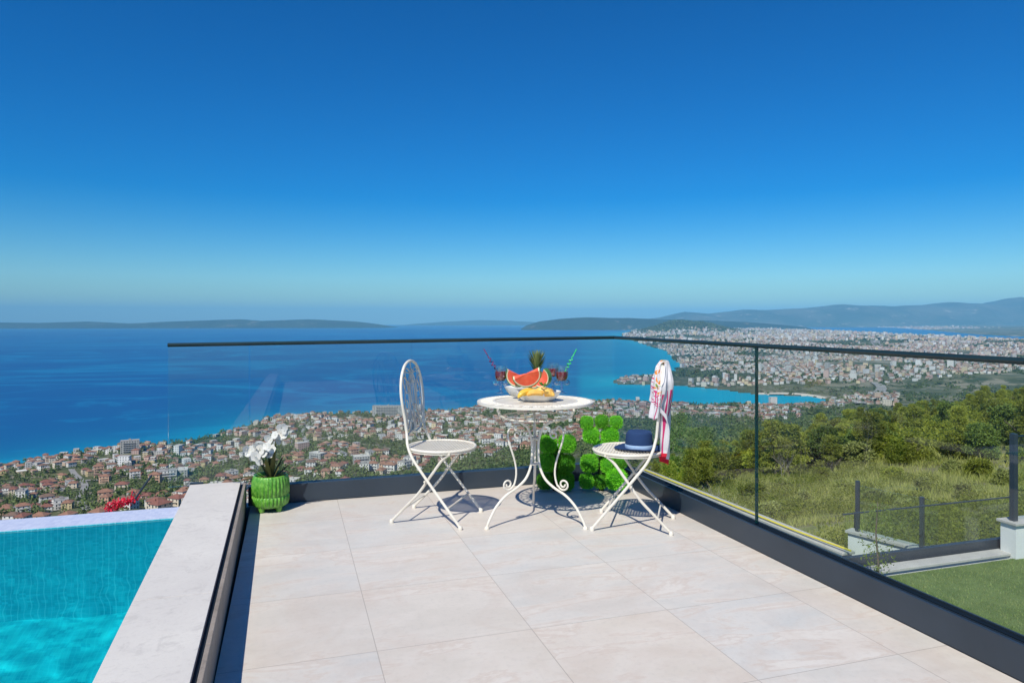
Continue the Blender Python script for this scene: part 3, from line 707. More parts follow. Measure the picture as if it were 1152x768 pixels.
straw('bright green curly straw leaning right out of the right goblet',p2,.52,('green',(.04,.60,.12),(.10,.75,.25)),.24)

# ------------------------------------------------------------------ hat and towel on the right chair
def ch2(lx,ly,lz):      # chair-local to world
    r=chair2.rotation_euler.z; return Vector((CH2[0]+lx*math.cos(r)-ly*math.sin(r),CH2[1]+lx*math.sin(r)+ly*math.cos(r),lz))
t=NT('navy_felt'); v=t.obj(); n=t.noise(300,2,.5,v)
p=t.pbsdf(t.mix(n,(.014,.035,.105),(.030,.065,.165)),.9,.15,0,t.bump(n,.4,.001)); m_navy=t.m
m_band=M('pale_blue_ribbon',(.30,.44,.66),(.36,.50,.70),scale=40,rough=.6)
hl=ch2(-.030,.0,.4535); hat=thing('felt_hat','navy blue felt hat with pale blue band lying on the right chair seat','hat',hl,chair2.rotation_euler.z)
def hatshape(prof,n=48,name='',m_=None,thick=None):
    b_=MB(); vs=[];
    for r_,z in prof:
        for k in range(n):
            a=2*math.pi*k/n; rx=r_*1.0; ry=r_*.90; zz=z
            if r_>.085: q=(r_-.085)/.065; zz+=.016*q*q*(abs(math.sin(a))**2)-.004*q
            if z>.085: zz-= .018*math.exp(-((ry*math.sin(a))/.022)**2)*((z-.085)/.02)
            vs.append((rx*math.cos(a),ry*math.sin(a),zz))
    fs=[(i*n+k,i*n+(k+1)%n,(i+1)*n+(k+1)%n,(i+1)*n+k) for i in range(len(prof)-1) for k in range(n)]
    b_.add(vs,fs); return b_.build(name,m_,hat)
hatshape([(.083,.003),(.10,.002),(.125,.003),(.149,.006),(.150,.009),(.125,.0065),(.10,.006),(.0835,.008)],name='brim',m_=m_navy)
hatshape([(.0835,.006),(.083,.03),(.0815,.06),(.079,.092),(.0775,.103),(.073,.109),(.062,.107),(.04,.104),(.001,.103)],name='crown',m_=m_navy)
hatshape([(.0838,.0068),(.0852,.009),(.0846,.028),(.0832,.0305)],name='band',m_=m_band)

def towel():
    nu,nv=64,130; LA,LB=.35,.60; top=.985
    vs=[];uv=[];fs=[]
    for j in range(nv+1):
        s=j/nv*(LA+LB)-LA                  # <0: inner side, >0: outer side
        d=abs(s); sd=-1 if s<0 else 1
        if d<.018: z=top+.004-.004*(d/.018)**2; ox=s/.018*.016
        else: z=top-(d-.018); ox=sd*(.016+.022*min(1,(d-.018)/.12))
        L=LA if s<0 else LB
        q=d/L
        e_=min(1,max(0,(d-.26)/.3)); w=.085+.055*min(1,d/.12)-(.050*e_ if s>0 else 0); sh_=.050*min(1,d/.1)-(.045*e_ if s>0 else 0)
        for i in range(nu+1):
            u=i/nu*2-1
            fold=(.016*math.sin(u*6.5+1.0+sd+ d*5)+.009*math.sin(u*13+2.2*sd-d*8)+.004*math.sin(u*27+d*20))*min(1,d/.08+.15)
            y=u*w+ .006*math.sin(d*22+u*3) + sh_
            edge=.018*abs(u)**3*(1 if s<0 else -1)
            zz=z-.034*(min(abs(y),.16)/.1)**2.2*max(0,1-d/.35)-.035*q*(u*u)*(-1 if s<0 else 1)-.05*q*(u if s<0 else -u)*.8 -(.012*math.cos(u*2.2)-.012)
            sx=1.0 if d<.12 else 1.0
            x=-.178+ (top-z)*.088*.9 -ox + fold*(1) + edge*.6
            if s<0: x=max(x, -.178+(top-z)*.088+.010+fold*.6+.02*q)
            else: x=min(x,-.178+(top-z)*.088-.012+fold*.6-.03*q)
            k_=min(1,max(0,(y-.135)/.05)); k_=k_*k_*(3-2*k_); xt=-.178+(top-z)*.088; x=x*(1-k_)+xt*k_+(.004*sd*(1-k_)); y=y if y<.17 else .17+(y-.17)*.9+.004*math.sin(d*30)
            vs.append((x,y,zz)); uv.append((i/nu,s))
    for j in range(nv):
        for i in range(nu): a=j*(nu+1)+i; fs.append((a,a+1,a+nu+2,a+nu+1))
    me=bpy.data.meshes.new('towel'); me.from_pydata(vs,[],fs); l=me.uv_layers.new(name='UVMap')
    for lp in me.loops: l.data[lp.index].uv=uv[lp.vertex_index]
    me.polygons.foreach_set('use_smooth',[True]*len(me.polygons)); me.update()
    t=NT('striped_towel'); c=t.n('ShaderNodeUVMap'); sp=t.n('ShaderNodeSeparateXYZ'); t.l(c.outputs[0],sp.inputs[0]); U,V=sp.outputs[0],sp.outputs[1]
    def band(x,c0,w): return t.math('LESS_THAN',t.math('ABSOLUTE',t.math('SUBTRACT',x,c0)),w)
    st=0
    for c0,w in ((.16,.018),(.22,.010),(.40,.020),(.46,.010),(.66,.022),(.73,.010),(.90,.018)):
        b=band(U,c0,w); st=b if isinstance(st,int) else t.math('MAXIMUM',st,b)
    st=t.math('MULTIPLY',st,t.math('GREATER_THAN',t.math('ABSOLUTE',V),.17))
    hb=t.math('MAXIMUM',t.math('MAXIMUM',band(V,-.235,.004),band(V,-.25,.003)),t.math('MAXIMUM',band(V,-.17,.006),band(V,-.20,.003)))
    hem=t.math('GREATER_THAN',V,.575)
    base=t.mix(t.math('MAXIMUM',st,hb),(.83,.81,.84),(.70,.06,.22))
    cmb=t.n('ShaderNodeCombineXYZ'); t.l(t.math('MULTIPLY',U,.24),cmb.inputs[0]); t.l(V,cmb.inputs[1])
    nz=t.noise(24,2,.5,cmb.outputs[0]); nz2=t.noise(30,2,.5,cmb.outputs[0],1.)
    zone=t.math('MULTIPLY',t.math('LESS_THAN',V,.02),t.math('GREATER_THAN',V,-.16))
    base=t.mix(t.math('MULTIPLY',zone,t.ramp(nz,[(.56,0.0),(.60,1.0)])),base,(.85,.30,.05))
    base=t.mix(t.math('MULTIPLY',zone,t.ramp(nz2,[(.60,0.0),(.64,1.0)])),base,(.25,.45,.08))
    base=t.mix(hem,base,(.70,.03,.06))
    p=t.pbsdf(base,.9,.1,0,t.bump(t.noise(500,2,.5,t.obj()),.3,.001)); tl=t.n('ShaderNodeBsdfTranslucent'); t.l(base,tl.inputs[0])
    mx=t.n('ShaderNodeMixShader'); mx.inputs[0].default_value=.22; t.l(p.outputs[0],mx.inputs[1]); t.l(tl.outputs[0],mx.inputs[2]); t.l(mx.outputs[0],t.out.inputs[0])
    me.materials.append(t.m)
    o=link('beach_towel',me); o.location=(*CH2,0); o.rotation_euler=chair2.rotation_euler
    sd=o.modifiers.new('thick','SOLIDIFY'); sd.thickness=.0035
    tag(o,'white towel with crimson stripes and orange flowers draped over the right chair back','towel')
towel()

# ------------------------------------------------------------------ potted orchid
PX_,PY_=c2w(-1.600,4.53); PX_=-.118
pot=thing('flower_pot','glossy green ribbed ceramic pot on little feet by the pool kerb','flower pot',(PX_,4.785,0))
t=NT('green_glaze'); v=t.obj(); n=t.noise(40,4,.7,v)
t.pbsdf(t.mix(t.ramp(n,[(.4,0.0),(.65,1.0)]),(.06,.24,.02),(.20,.46,.07)),.32,.6,0,t.bump(t.noise(70,3,.6,v),.2,.002)); m_glaze=t.m
b_=MB(); n=144; prof=[(.070,.028),(.096,.032),(.106,.044),(.111,.070),(.112,.096),(.108,.100),(.108,.106),(.112,.110),(.113,.160),(.111,.200),(.106,.224),(.101,.232),(.094,.228),(.090,.20)]
vs=[]
for r_,z in prof:
    for k in range(n):
        a=2*math.pi*k/n; amp=.0055 if .04<z<.222 and not .097<z<.109 and r_>.1 else 0
        rr=r_+amp*math.cos(a*30+ (1.5 if z>.105 else 0)); vs.append((rr*math.cos(a),rr*math.sin(a),z))
fs=[(i*n+k,i*n+(k+1)%n,(i+1)*n+(k+1)%n,(i+1)*n+k) for i in range(len(prof)-1) for k in range(n)]+[tuple(range(n))]
b_.add(vs,fs); b_.build('pot_body',m_glaze,pot,'all')
for a in (-48,-132,90):
    f_=MB(); f_.lathe([(.012,0),(.016,.004),(.019,.02),(.022,.036)],14,(.078*math.cos(R(a)),.078*math.sin(R(a)),0)); f_.build('foot',m_glaze,pot)
b_=MB(); b_.lathe([(.001,.205),(.089,.205)],24,cap=False); b_.build('soil',M('potting_bark',(.05,.03,.02),(.12,.08,.05),scale=60,rough=.9,bump=.8),pot)
m_oleaf=leafmat('orchid_leaf',(.05,.05,.018),(.13,.12,.04),(.08,.09,.025),scale=10,trans=.1); m_petal=None
t=NT('white_petal'); p=t.pbsdf((.76,.75,.72),.5,.3); tl=t.n('ShaderNodeBsdfTranslucent'); tl.inputs[0].default_value=(.8,.8,.76,1); mx=t.n('ShaderNodeMixShader'); mx.inputs[0].default_value=.3; t.l(p.outputs[0],mx.inputs[1]); t.l(tl.outputs[0],mx.inputs[2]); t.l(mx.outputs[0],t.out.inputs[0]); m_petal=t.m
orch=thing('orchid','white orchid in bloom with dark strap leaves growing in the green pot','plant',(PX_,4.785,.205))
def strap(b_,p0,dirv,L,w,droop,n=8):
    d=Vector(dirv).normalized(); sidev=d.cross(Vector((0,0,1))).normalized(); vs=[]; c=Vector(p0)
    for k in range(n+1):
        q=k/n; ww=w*math.sin(math.pi*min(.97,.12+q*.85))**.7
        pos=c+d*L*q+Vector((0,0,-droop*q*q)); vs+= [pos-sidev*ww+Vector((0,0,ww*.35)),pos,pos+sidev*ww+Vector((0,0,ww*.35))]
    fs=[]
    for k in range(n): i=3*k; fs+=[(i,i+1,i+4,i+3),(i+1,i+2,i+5,i+4)]
    b_.add(vs,fs)
rt=lambda xc,zc: (xc*CS+zc*SN,-xc*SN+zc*CS)
for (xc,zc,up,L,w,dr) in [(-.35,.0,1,.17,.015,.0),(-.12,.3,1,.20,.015,0),(.15,-.2,1,.18,.016,0),(.4,.1,1,.16,.014,0),(.05,.1,1,.22,.013,0),(-.2,-.2,1,.13,.016,0),(.25,.3,1,.14,.015,0),(.9,.0,.75,.17,.013,.02),(.75,-.3,.9,.12,.014,.01),(-1,.15,.35,.22,.018,.07),(-.9,-.3,.5,.14,.018,.05),(-.5,-.5,.9,.11,.015,.01),(.5,.5,.8,.13,.013,.0),(.0,-.35,1,.15,.015,.0),(-.05,.0,1,.17,.012,0)]:
    lf=MB(); q_=rt(xc,zc); strap(lf,(q_[0]*.03,q_[1]*.03,-.01),(q_[0]*1.5,q_[1]*1.5,up),L*1.15,w*1.0,dr); lf.build('leaf',m_oleaf,orch)
def orchid_spray(pts,heads):
    st=MB(); P_=crom([(*rt(a,b),z) for a,b,z in pts],6); st.tube(P_,.0025,6); st.build('stem',m_oleaf,orch)
random.seed(3)
orchid_spray([(0,0,0),(-.01,.02,.12),(.0,.03,.22),(.04,.02,.30),(.09,-.02,.335)],None)
orchid_spray([(0,0,0),(-.03,-.02,.10),(-.07,-.03,.17),(-.12,-.04,.19)],None)
heads=[(.085,.0,.33,.030),(.055,.02,.32,.032),(.10,-.03,.315,.026),(.04,-.03,.285,.034),(.075,-.01,.28,.030),(.01,-.02,.25,.034),(.045,.02,.24,.032),(-.01,-.04,.215,.034),(.03,-.05,.20,.030),(-.055,-.03,.19,.034),(-.09,-.04,.205,.032),(-.125,-.04,.175,.032),(-.075,-.06,.155,.032),(-.11,-.02,.145,.028),(-.03,-.03,.165,.034),(-.04,-.05,.12,.030),(.0,.0,.16,.028),(-.14,-.05,.20,.024)]
heads+=[(a+random.uniform(-.03,.03),b+random.uniform(-.03,.03),z+random.uniform(-.03,.02),r_) for a,b,z,r_ in heads[:14]]
for (a,b,z,r_) in heads:
    c=Vector((*rt(a,b),z)); fl=MB(); face=Vector((*rt(random.uniform(-1.1,1.1),-1),random.uniform(-.6,.7))).normalized(); u=face.orthogonal().normalized(); w=face.cross(u)
    r_*=random.uniform(.85,1.25)
    for k,(ang,ln,wd) in enumerate([(0,1,.85),(72,.95,1.2),(144,.95,.8),(216,.95,.8),(288,.95,1.2)]):
        an=R(ang+random.uniform(-9,9)+random.random()*4); d=(u*math.cos(an)+w*math.sin(an)); s_=d.cross(face)
        L=r_*ln; W=r_*.62*wd; cup=face*L*.18
        fl.add([c,c+d*L*.4+s_*W+cup*.4,c+d*L*.85+s_*W*.6+cup,c+d*L+cup*.8,c+d*L*.85-s_*W*.6+cup,c+d*L*.4-s_*W+cup*.4],[(0,1,2,3),(0,3,4,5)])
    o=fl.build('blossom',m_petal,orch,'all')
    lp=MB(); lp.ball(c+face*.004,.0035,8,6); lp.build('blossom_lip',M('orchid_lip',(.70,.68,.58),rough=.5) if 'orchid_lip' not in bpy.data.materials else bpy.data.materials['orchid_lip'],o)

# ------------------------------------------------------------------ ball topiaries
m_topi=leafmat('artificial_box_leaf',(.075,.35,.012),(.14,.49,.02),(.21,.60,.035),scale=9,trans=.2)
m_core=M('topiary_core',(.04,.20,.008),(.06,.26,.01),scale=60,rough=.9,bump=.8,bdist=.006,bscale=130)
def topiary(label,px,balls):
    zc0=5.02; xw,yw=c2w((px-CX)/F*zc0,zc0); t=thing('ball_topiary',label,'topiary',(xw,yw,0),-YAW)
    for (bpx,bpy_,r_,dz) in balls:
        zc=zc0+dz; c=Vector(((bpx-px)/F*zc0,dz,H-(bpy_-HY)/F*zc)); c.z=max(c.z,r_*.96)
        b_=MB(); b_.ball((0,0,0),r_*.80,20,14,(1,1,1),1,.05)
        nn=int(2600*(r_/.06)**2)
        for k in range(nn):
            z_=1-2*(k+.5)/nn; a=k*2.39996; q=math.sqrt(max(0,1-z_*z_)); d=Vector((q*math.cos(a),q*math.sin(a),z_)); d=d*(.92/(abs(d.x)**3.4+abs(d.y)**3.4+abs(d.z)**3.4)**(1/3.4))
            d2=(d+Vector((random.gauss(0,.45),random.gauss(0,.45),random.gauss(0,.45)))).normalized()
            b_.leaf(d*r_*random.uniform(.74,.92),d2*r_*.24*random.uniform(.7,1.3),r_*.045)
        b_.build('foliage_ball',[m_topi,m_core],t,False,c)
    b_=MB(); b_.tube([(0,.03,0),(0,.03,.30)],.02,8); b_.tube([(-.07,.03,.05),(.07,.03,.05)],.02,8); b_.build('stem',M('topiary_stem',(.02,.05,.01),rough=.9),t)
topiary('smaller bright green ball topiary standing behind the table legs',625,[(617,499,.066,0),(638,499,.066,0),(615,520,.066,0),(637,521,.066,0),(613,541,.060,0),(636,541,.066,-.01),(627,510,.05,.05),(626,531,.05,.05)])
topiary('taller bright green ball topiary standing behind the right chair',677,[(660,475,.050,0),(677,474,.052,0),(693,475,.050,0),(665,489,.062,0),(686,490,.066,0),(676,504,.058,.01),(695,504,.052,0),(663,521,.066,0),(684,523,.058,0),(698,519,.052,0),(660,541,.056,0),(676,541,.054,.01),(692,539,.076,-.07)])

# ------------------------------------------------------------------ lower garden on the right
m_wall=M('white_render',(.72,.74,.74),(.62,.64,.64),scale=1.2,rough=.8,bump=.2,bdist=.004,bscale=40)
m_cap=stone_mat('wall_cap_stone',(.50,.49,.46),(.42,.41,.39),(.30,.29,.28),3)
m_lawn=None
t=NT('artificial_lawn'); v=t.pos(); n=t.noise(60,4,.7,v); n2=t.noise(1.6,5,.65,v); n3=t.noise(6,4,.6,v)
c=t.mix(t.ramp(n2,[(.42,0.0),(.56,1.0)]),(.125,.19,.055),(.165,.235,.075)); c=t.mix(t.math('MULTIPLY',t.ramp(n,[(.35,1.0),(.55,0.0)]),.6),c,(.02,.055,.012)); c=t.mix(t.math('MULTIPLY',t.ramp(n3,[(.5,0.0),(.65,1.0)]),.35),c,(.085,.15,.045))
t.pbsdf(c,.9,.1,0,t.bump(n,.9,.02)); m_lawn=t.m
LZ=-3.2
b_=MB(); b_.box((4.2,-4,LZ-.3),(17.0,9.52,LZ)); tag(b_.build('lawn',m_lawn,smooth=False),kind='structure')
# grass blades of the lawn where it shows
N=26000; gx=rng.uniform(8.5,15.2,N); gy=rng.uniform(3.6,9.5,N); gz=np.full(N,LZ)
def blades(name,x,y,z,h,w,mat,label,cat):
    n=len(x); a=rng.uniform(0,2*np.pi,n); lx=rng.normal(0,.35,n)*h; ly=rng.normal(0,.35,n)*h
    v=np.stack([np.stack([x-np.cos(a)*w,y-np.sin(a)*w,z],-1),np.stack([x+np.cos(a)*w,y+np.sin(a)*w,z],-1),np.stack([x+lx,y+ly,z+h],-1)],1).reshape(-1,3)
    me=npmesh(name,v,np.arange(n*3).reshape(-1,3),False); me.materials.append(mat); return tag(link(name,me),label,cat,kind='stuff')
blades('lawn_grass',gx,gy,gz,rng.uniform(.015,.04,N),.006,leafmat('lawn_blade',(.12,.20,.04),(.18,.265,.065),(.22,.25,.09),scale=3,trans=.2),'short green lawn of the garden below the terrace','grass')
def gwall(label,A,Bp,z0,z1,th=.25,cap=True,capw=.04):
    d=(Vector(Bp)-Vector(A)); L=d.length; ang=math.atan2(d.y,d.x)
    t=thing('garden_wall',label,'wall',(A[0],A[1],z0),ang)
    w=MB(); w.box((0,-th/2,0),(L,th/2,z1-z0)); w.build('wall_body',m_wall,t,False)
    if cap: c_=MB(); c_.box((-capw,-th/2-capw,z1-z0+.002),(L+capw,th/2+capw,z1-z0+.05)); bevel(c_.build('coping',m_cap,t,False),.006)
    return t
def post(t,x,h,z0=0,w=.03): 
    p=MB(); p.box((x-w,-w,z0),(x+w,w,z0+h)); p.build('post',m_frame,t,False)
# low garden wall with its glass fence at the end of the lawn
x0w,x1w=9.62,14.2
gwall('low stone capped garden wall closing the far end of the lawn',(x0w,9.70),(x1w,9.70),LZ-.4,LZ+.03,.20)
fe=thing('glass_fence','low glass fence with dark base rail at the far end of the lawn','glass fence',(x0w+.05,9.98,LZ),0)
b_=MB(); b_.box((-.35,-.05,.02),(3.85,.05,.22)); b_.build('base_rail',m_frame,fe,False)
for a in (0,1.45,2.65): 
    p=MB(); p.box((a-.3,-.008,.20),(min(a+1.12,3.83)-.3+.3,.008,.98)); p.build('glass_panel',m_glass2,fe,False)
b_=MB(); b_.box((-.35,-.012,.975),(3.85,.012,.995)); b_.build('top_rail',m_frame,fe,False)
sw=gwall('white retaining wall with long glass fence running beside the yellow hose',(9.62,10.2),(9.42,17.5),LZ-1.2,-3.02,.22)
for k in range(4): 
    pass
b_=MB(); b_.tube(crom([(9.56,10.05,-2.90),(9.50,11.5,-2.93),(9.45,13.5,-2.93),(9.40,15.4,-2.93),(9.36,17.3,-2.93)],8),.020,8)
tag(b_.build('garden_hose',M('yellow_hose',(.75,.62,.05),(.70,.55,.04),scale=6,rough=.45)),'long yellow hose lying along the white retaining wall outside the railing','hose')
# white stepped wall beyond the fence
def P3(px,py,zc): xx,yy=c2w((px-CX)/F*zc,zc); return (xx,yy,H-(py-HY)/F*zc)
a=P3(954,596,14.6); b=P3(1056,622,13.2)
sv=thing('garden_wall','small white wedge shaped wall with dark posts beyond the low glass fence','wall',(a[0],a[1],0),math.atan2(b[1]-a[1],b[0]-a[0]))
L=math.hypot(b[0]-a[0],b[1]-a[1]); w_=MB(); w_.hull([(0,0,a[2]-1.6),(L,0,b[2]-1.3),(L,.2,b[2]-1.3),(0,.2,a[2]-1.6)],[(0,0,a[2]-.05),(L,0,b[2]-.05),(L,.2,b[2]-.05),(0,.2,a[2]-.05)]); w_.build('wall_body',m_wall,sv,False)
w_=MB(); w_.hull([(-.04,-.05,a[2]-.047),(L,-.05,b[2]-.047),(L,.25,b[2]-.047),(-.04,.25,a[2]-.047)],[(-.04,-.05,a[2]),(L,-.05,b[2]),(L,.25,b[2]),(-.04,.25,a[2])]); w_.build('coping',m_cap,sv,False)
for px,yt,yb,zc in ((963,541,598,14.5),(1036,559,617,13.5)):
    q=P3(px,yb,zc); hh=(yb-yt)/F*zc; lx=math.hypot(q[0]-a[0],q[1]-a[1]); p=MB(); p.box((lx-.034,.06,q[2]-.03),(lx+.034,.13,q[2]+hh)); p.build('post',m_frame,sv,False)
q=P3(955,622,14.9); p=MB(); p.box((-.03,.30,q[2]-.6),(.06,.38,q[2]+.9)); p.build('post',m_frame,sv,False)
g_=MB(); q1=P3(963,545,14.5); g_.hull([(.15,.1,a[2]),(L-.05,.1,b[2]),(L-.05,.114,b[2]),(.15,.114,a[2])],[(.15,.1,a[2]+.95),(L-.05,.1,b[2]+.95),(L-.05,.114,b[2]+.95),(.15,.114,a[2]+.95)]); g_.build('glass_panel',m_glass2,sv,False)
# white pier with tall post at the right
q=P3(1143,588,12.9); q2=P3(1200,588,12.9)
pr=thing('garden_wall','white garden wall end carrying a tall dark post at the right of the lawn','wall',(q[0],q[1],LZ-.5),-.02)
w_=MB(); w_.box((0,0,0),(3.5,.3,q[2]-LZ+.45)); w_.build('wall_body',m_wall,pr,False); w_=MB(); w_.box((-.05,-.05,q[2]-LZ+.452),(3.5,.35,q[2]-LZ+.5)); bevel(w_.build('coping',m_cap,pr,False),.006)
p=MB(); hh=(585-486)/F*12.9; p.box((.06,.08,q[2]-LZ+.5),(.155,.175,q[2]-LZ+.5+hh)); p.build('post',m_frame,pr,False)
w_=MB(); w_.box((.235,.13,q[2]-LZ+.56),(3.4,.146,q[2]-LZ+.5+hh-.05)); w_.build('glass_panel',m_glass2,pr,False)

# ------------------------------------------------------------------ placing things on the land
def g1(xc,zc): return float(ground(np.array([xc]),np.array([zc]))[0])
def hit(px,py):                 # first ground point along a line of sight
    zc=np.exp(np.linspace(math.log(12),math.log(26000),2600)); xc=(px-CX)/F*zc
    g=ground(xc,zc); r=H-(py-HY)/F*zc; k=np.argmax(g>=r); return xc[k],zc[k],g[k]
def W3(xc,zc,z): x,y=c2w(xc,zc); return Vector((x,y,z))
ORD=['leftmost']+[w_+' from left' for w_ in 'second third fourth fifth sixth seventh eighth ninth tenth eleventh twelfth thirteenth fourteenth fifteenth sixteenth seventeenth eighteenth nineteenth twentieth'.split()]
def name_apart(items):          # items: (object, looks, place, px)
    gr={}
    for it in items: gr.setdefault((it[1],it[2]),[]).append(it)
    for (looks,place),L in gr.items():
        L.sort(key=lambda i:i[3]); n=len(L)
        for k,(o,_,_,_) in enumerate(L):
            if n==1: o['label']=f'{looks}, {place}'
            elif k==n-1: o['label']=f'rightmost {looks}, {place}'
            else: o['label']=f'{ORD[min(k,len(ORD)-1)]} {looks}, {place}'

# ---- houses near the shore: one thing each
m_win=M('window_glass_dark',(.03,.04,.05),(.07,.09,.11),scale=1,rough=.2)
WALLS={'white':(.72,.71,.69),'cream':(.66,.58,.46),'peach':(.62,.42,.30),'grey':(.42,.42,.41),'yellow':(.64,.52,.30),'pink':(.60,.40,.36)}
m_walls={k:M('plaster_'+k,v,tuple(c*.85 for c in v),scale=.25,rough=.9) for k,v in WALLS.items()}
ROOFS={'orange tiled':(.29,.15,.10),'brown tiled':(.19,.12,.09),'red tiled':(.24,.10,.075),'flat grey':(.36,.35,.34),'flat pale':(.60,.58,.54)}
m_roofs={k:M('roof_'+k.split()[0]+k.split()[1],v,tuple(c*.7 for c in v),scale=.6,rough=.9) for k,v in ROOFS.items()}
def make_house(w,d,st,wall,roof,name='house'):
    h=st*2.9; t=thing(name,'x',name.replace('_',' '),(0,0,0)); lo=-5
    wm=MB(); wm.box((-w/2,-d/2,lo),(w/2,d/2,h))
    for s in range(st):
        z=s*2.9+.9
        for sx,L,ax in ((1,w,0),(1,d,1)):
            nwin=max(2,int(L/3.2))
            for k in range(nwin):
                c=-L/2+(k+.5)*L/nwin; ww=.62; hh=1.35; door=(k+s)%3==0; z0=z-.75 if door else z
                for sg in (1,-1):
                    if ax==0: wm.box((c-ww,sg*d/2-.03,z0),(c+ww,sg*d/2+.03,z+hh),1)
                    else: wm.box((sg*w/2-.03,c-ww,z0),(sg*w/2+.03,c+ww,z+hh),1)
        if s>0:
            for sg in (1,-1): wm.box((-w*.36,min(sg*d/2,sg*(d/2+1.3)),s*2.9-.12),(w*.30,max(sg*d/2,sg*(d/2+1.3)),s*2.9+.02)); wm.box((-w*.36,min(sg*(d/2+1.22),sg*(d/2+1.3)),s*2.9+.02),(w*.30,max(sg*(d/2+1.22),sg*(d/2+1.3)),s*2.9+.85))
    wm.build('wall',[m_walls[wall],m_win],t,False)
    r_=MB(); o=.55
    if roof.startswith('flat'):
        r_.box((-w/2-.15,-d/2-.15,h+.01),(w/2+.15,d/2+.15,h+.25)); r_.box((-w/2-.15,-d/2-.15,h+.25),(-w/2+.1,d/2+.15,h+.85)); r_.box((w/2-.1,-d/2-.15,h+.25),(w/2+.15,d/2+.15,h+.85)); r_.box((-w/2+.1,-d/2-.15,h+.25),(w/2-.1,-d/2+.1,h+.85)); r_.box((-1.5,-1.2,h+.25),(1.6,1.4,h+2.4))
    else:
        rh=d*.24; a=w/2+o; b=d/2+o; rl=max(w/2-d/2*.9,.3)
        r_.add([(-a,-b,h+.01),(a,-b,h+.01),(a,b,h+.01),(-a,b,h+.01),(-rl,0,h+rh+.2),(rl,0,h+rh+.2)],[(0,1,5,4),(2,3,4,5),(1,2,5),(3,0,4),(0,3,2,1)])
        r_.box((w*.18,-d*.20,h+rh*.3),(w*.18+.7,-d*.20+.6,h+rh+1.0))
    r_.build('roof',m_roofs[roof],t,False); return t
PROT=[('house','small {} house, {} roof',9.5,8.5,2,w_,r_) for w_,r_ in (('white','orange tiled'),('cream','orange tiled'),('white','red tiled'),('peach','brown tiled'),('grey','orange tiled'),('pink','red tiled'))]
PROT+=[('house','tall {} house, {} roof',12.5,10,3,w_,r_) for w_,r_ in (('cream','red tiled'),('white','orange tiled'),('yellow','orange tiled'),('white','brown tiled'),('peach','orange tiled'),('white','flat grey'))]
PROT+=[('house','wide {} house, {} roof',17,10,2,w_,r_) for w_,r_ in (('white','flat pale'),('cream','orange tiled'),('white','orange tiled'))]
PROT+=[('apartment_block','large {} block, {} roof',21,12,4,w_,r_) for w_,r_ in (('white','flat grey'),('cream','orange tiled'),('grey','flat pale'))]
rp=np.random.default_rng(5)
def town(n,zlo,zhi,pxlo,pxhi,seed,gap=.44,fs=170.):
    r=np.random.default_rng(seed); z=np.sqrt(r.uniform(zlo**2,zhi**2,n)); px=r.uniform(pxlo,pxhi,n); x=(px-CX)/F*z
    ok=inside(P1,x,z)&(pdist(P1,x,z)>12); k=fbm(x/fs,z/fs,3,77)>gap; ok&=k
    return x[ok],z[ok],px[ok]
def thin(x,z,dmin):            # keep points at least dmin apart
    cell={}; keep=[]
    for i in range(len(x)):
        c=(int(x[i]//dmin),int(z[i]//dmin)); good=True
        for a in (-1,0,1):
            for b in (-1,0,1):
                for j in cell.get((c[0]+a,c[1]+b),()):
                    dm=dmin[i] if hasattr(dmin,'__len__') else dmin
                    if (x[i]-x[j])**2+(z[i]-z[j])**2<dm*dm: good=False;break
                if not good: break
            if not good: break
        if good: keep.append(i); cell.setdefault(c,[]).append(i)
    return np.array(keep,int)
xs,zs_,pxs=town(22000,430,1750,-60,1010,4,.465,80.)
lim=np.where(pxs>690,1150,0)+np.where(pxs>900,250,0); ok=(zs_>lim)&((pxs<560)|(zs_>720)); ok&= ~((pxs>395)&(pxs<560)&(zs_<640)); xs,zs_,pxs=xs[ok],zs_[ok],pxs[ok]
RP=[[(-20,548),(60,543),(130,538),(200,531)],[(0,574),(60,562),(110,556),(170,551)],[(200,519),(260,513),(320,499),(380,491),(450,485)],[(330,536),(400,519),(470,511),(560,503)],[(100,575),(90,560),(95,545),(80,528)],[(345,520),(352,505),(340,488),(350,474)],[(560,500),(600,487),(660,478),(700,470)]]
RC=[]
for pts in RP:
    P_=[hit(*p) for p in pts]; RC.append(crom([Vector((a,b,0)) for a,b,c in P_],14))
rc=np.array([(p.x,p.y) for c in RC for p in c])
dmn=np.min((xs[:,None]-rc[None,:,0])**2+(zs_[:,None]-rc[None,:,1])**2,axis=1); ok=dmn>100; xs,zs_,pxs=xs[ok],zs_[ok],pxs[ok]
k=thin(xs,zs_,13.2); xs,zs_,pxs=xs[k],zs_[k],pxs[k]
gz_=ground(xs,zs_); pys=HY+F*(H-gz_)/zs_
base_y=np.interp(pxs,[0,200,201,320,460,600,700,760],[590,574,548,546,538,530,520,470])
vis=(pys-F*7/zs_<base_y)&(pxs>-10)&(pxs<935)
order=np.argsort(np.where(vis,zs_,1e9)); near=order[:292]; nearset=set(near.tolist())
protos={}
items=[]
def zone(px,z):
    a=('far left beyond pool' if px<70 else 'beyond pool' if px<140 else 'beyond pool corner' if px<200 else 'behind stone coping' if px<265 else 'behind orchid' if px<335 else 'right of orchid' if px<400 else 'beside left chair' if px<450 else 'behind left chair' if px<540 else 'behind table' if px<640 else 'behind hat')
    return a
zr=np.sort(zs_[near]); q1,q2,q3=zr[len(zr)//4],zr[len(zr)//2],zr[3*len(zr)//4]
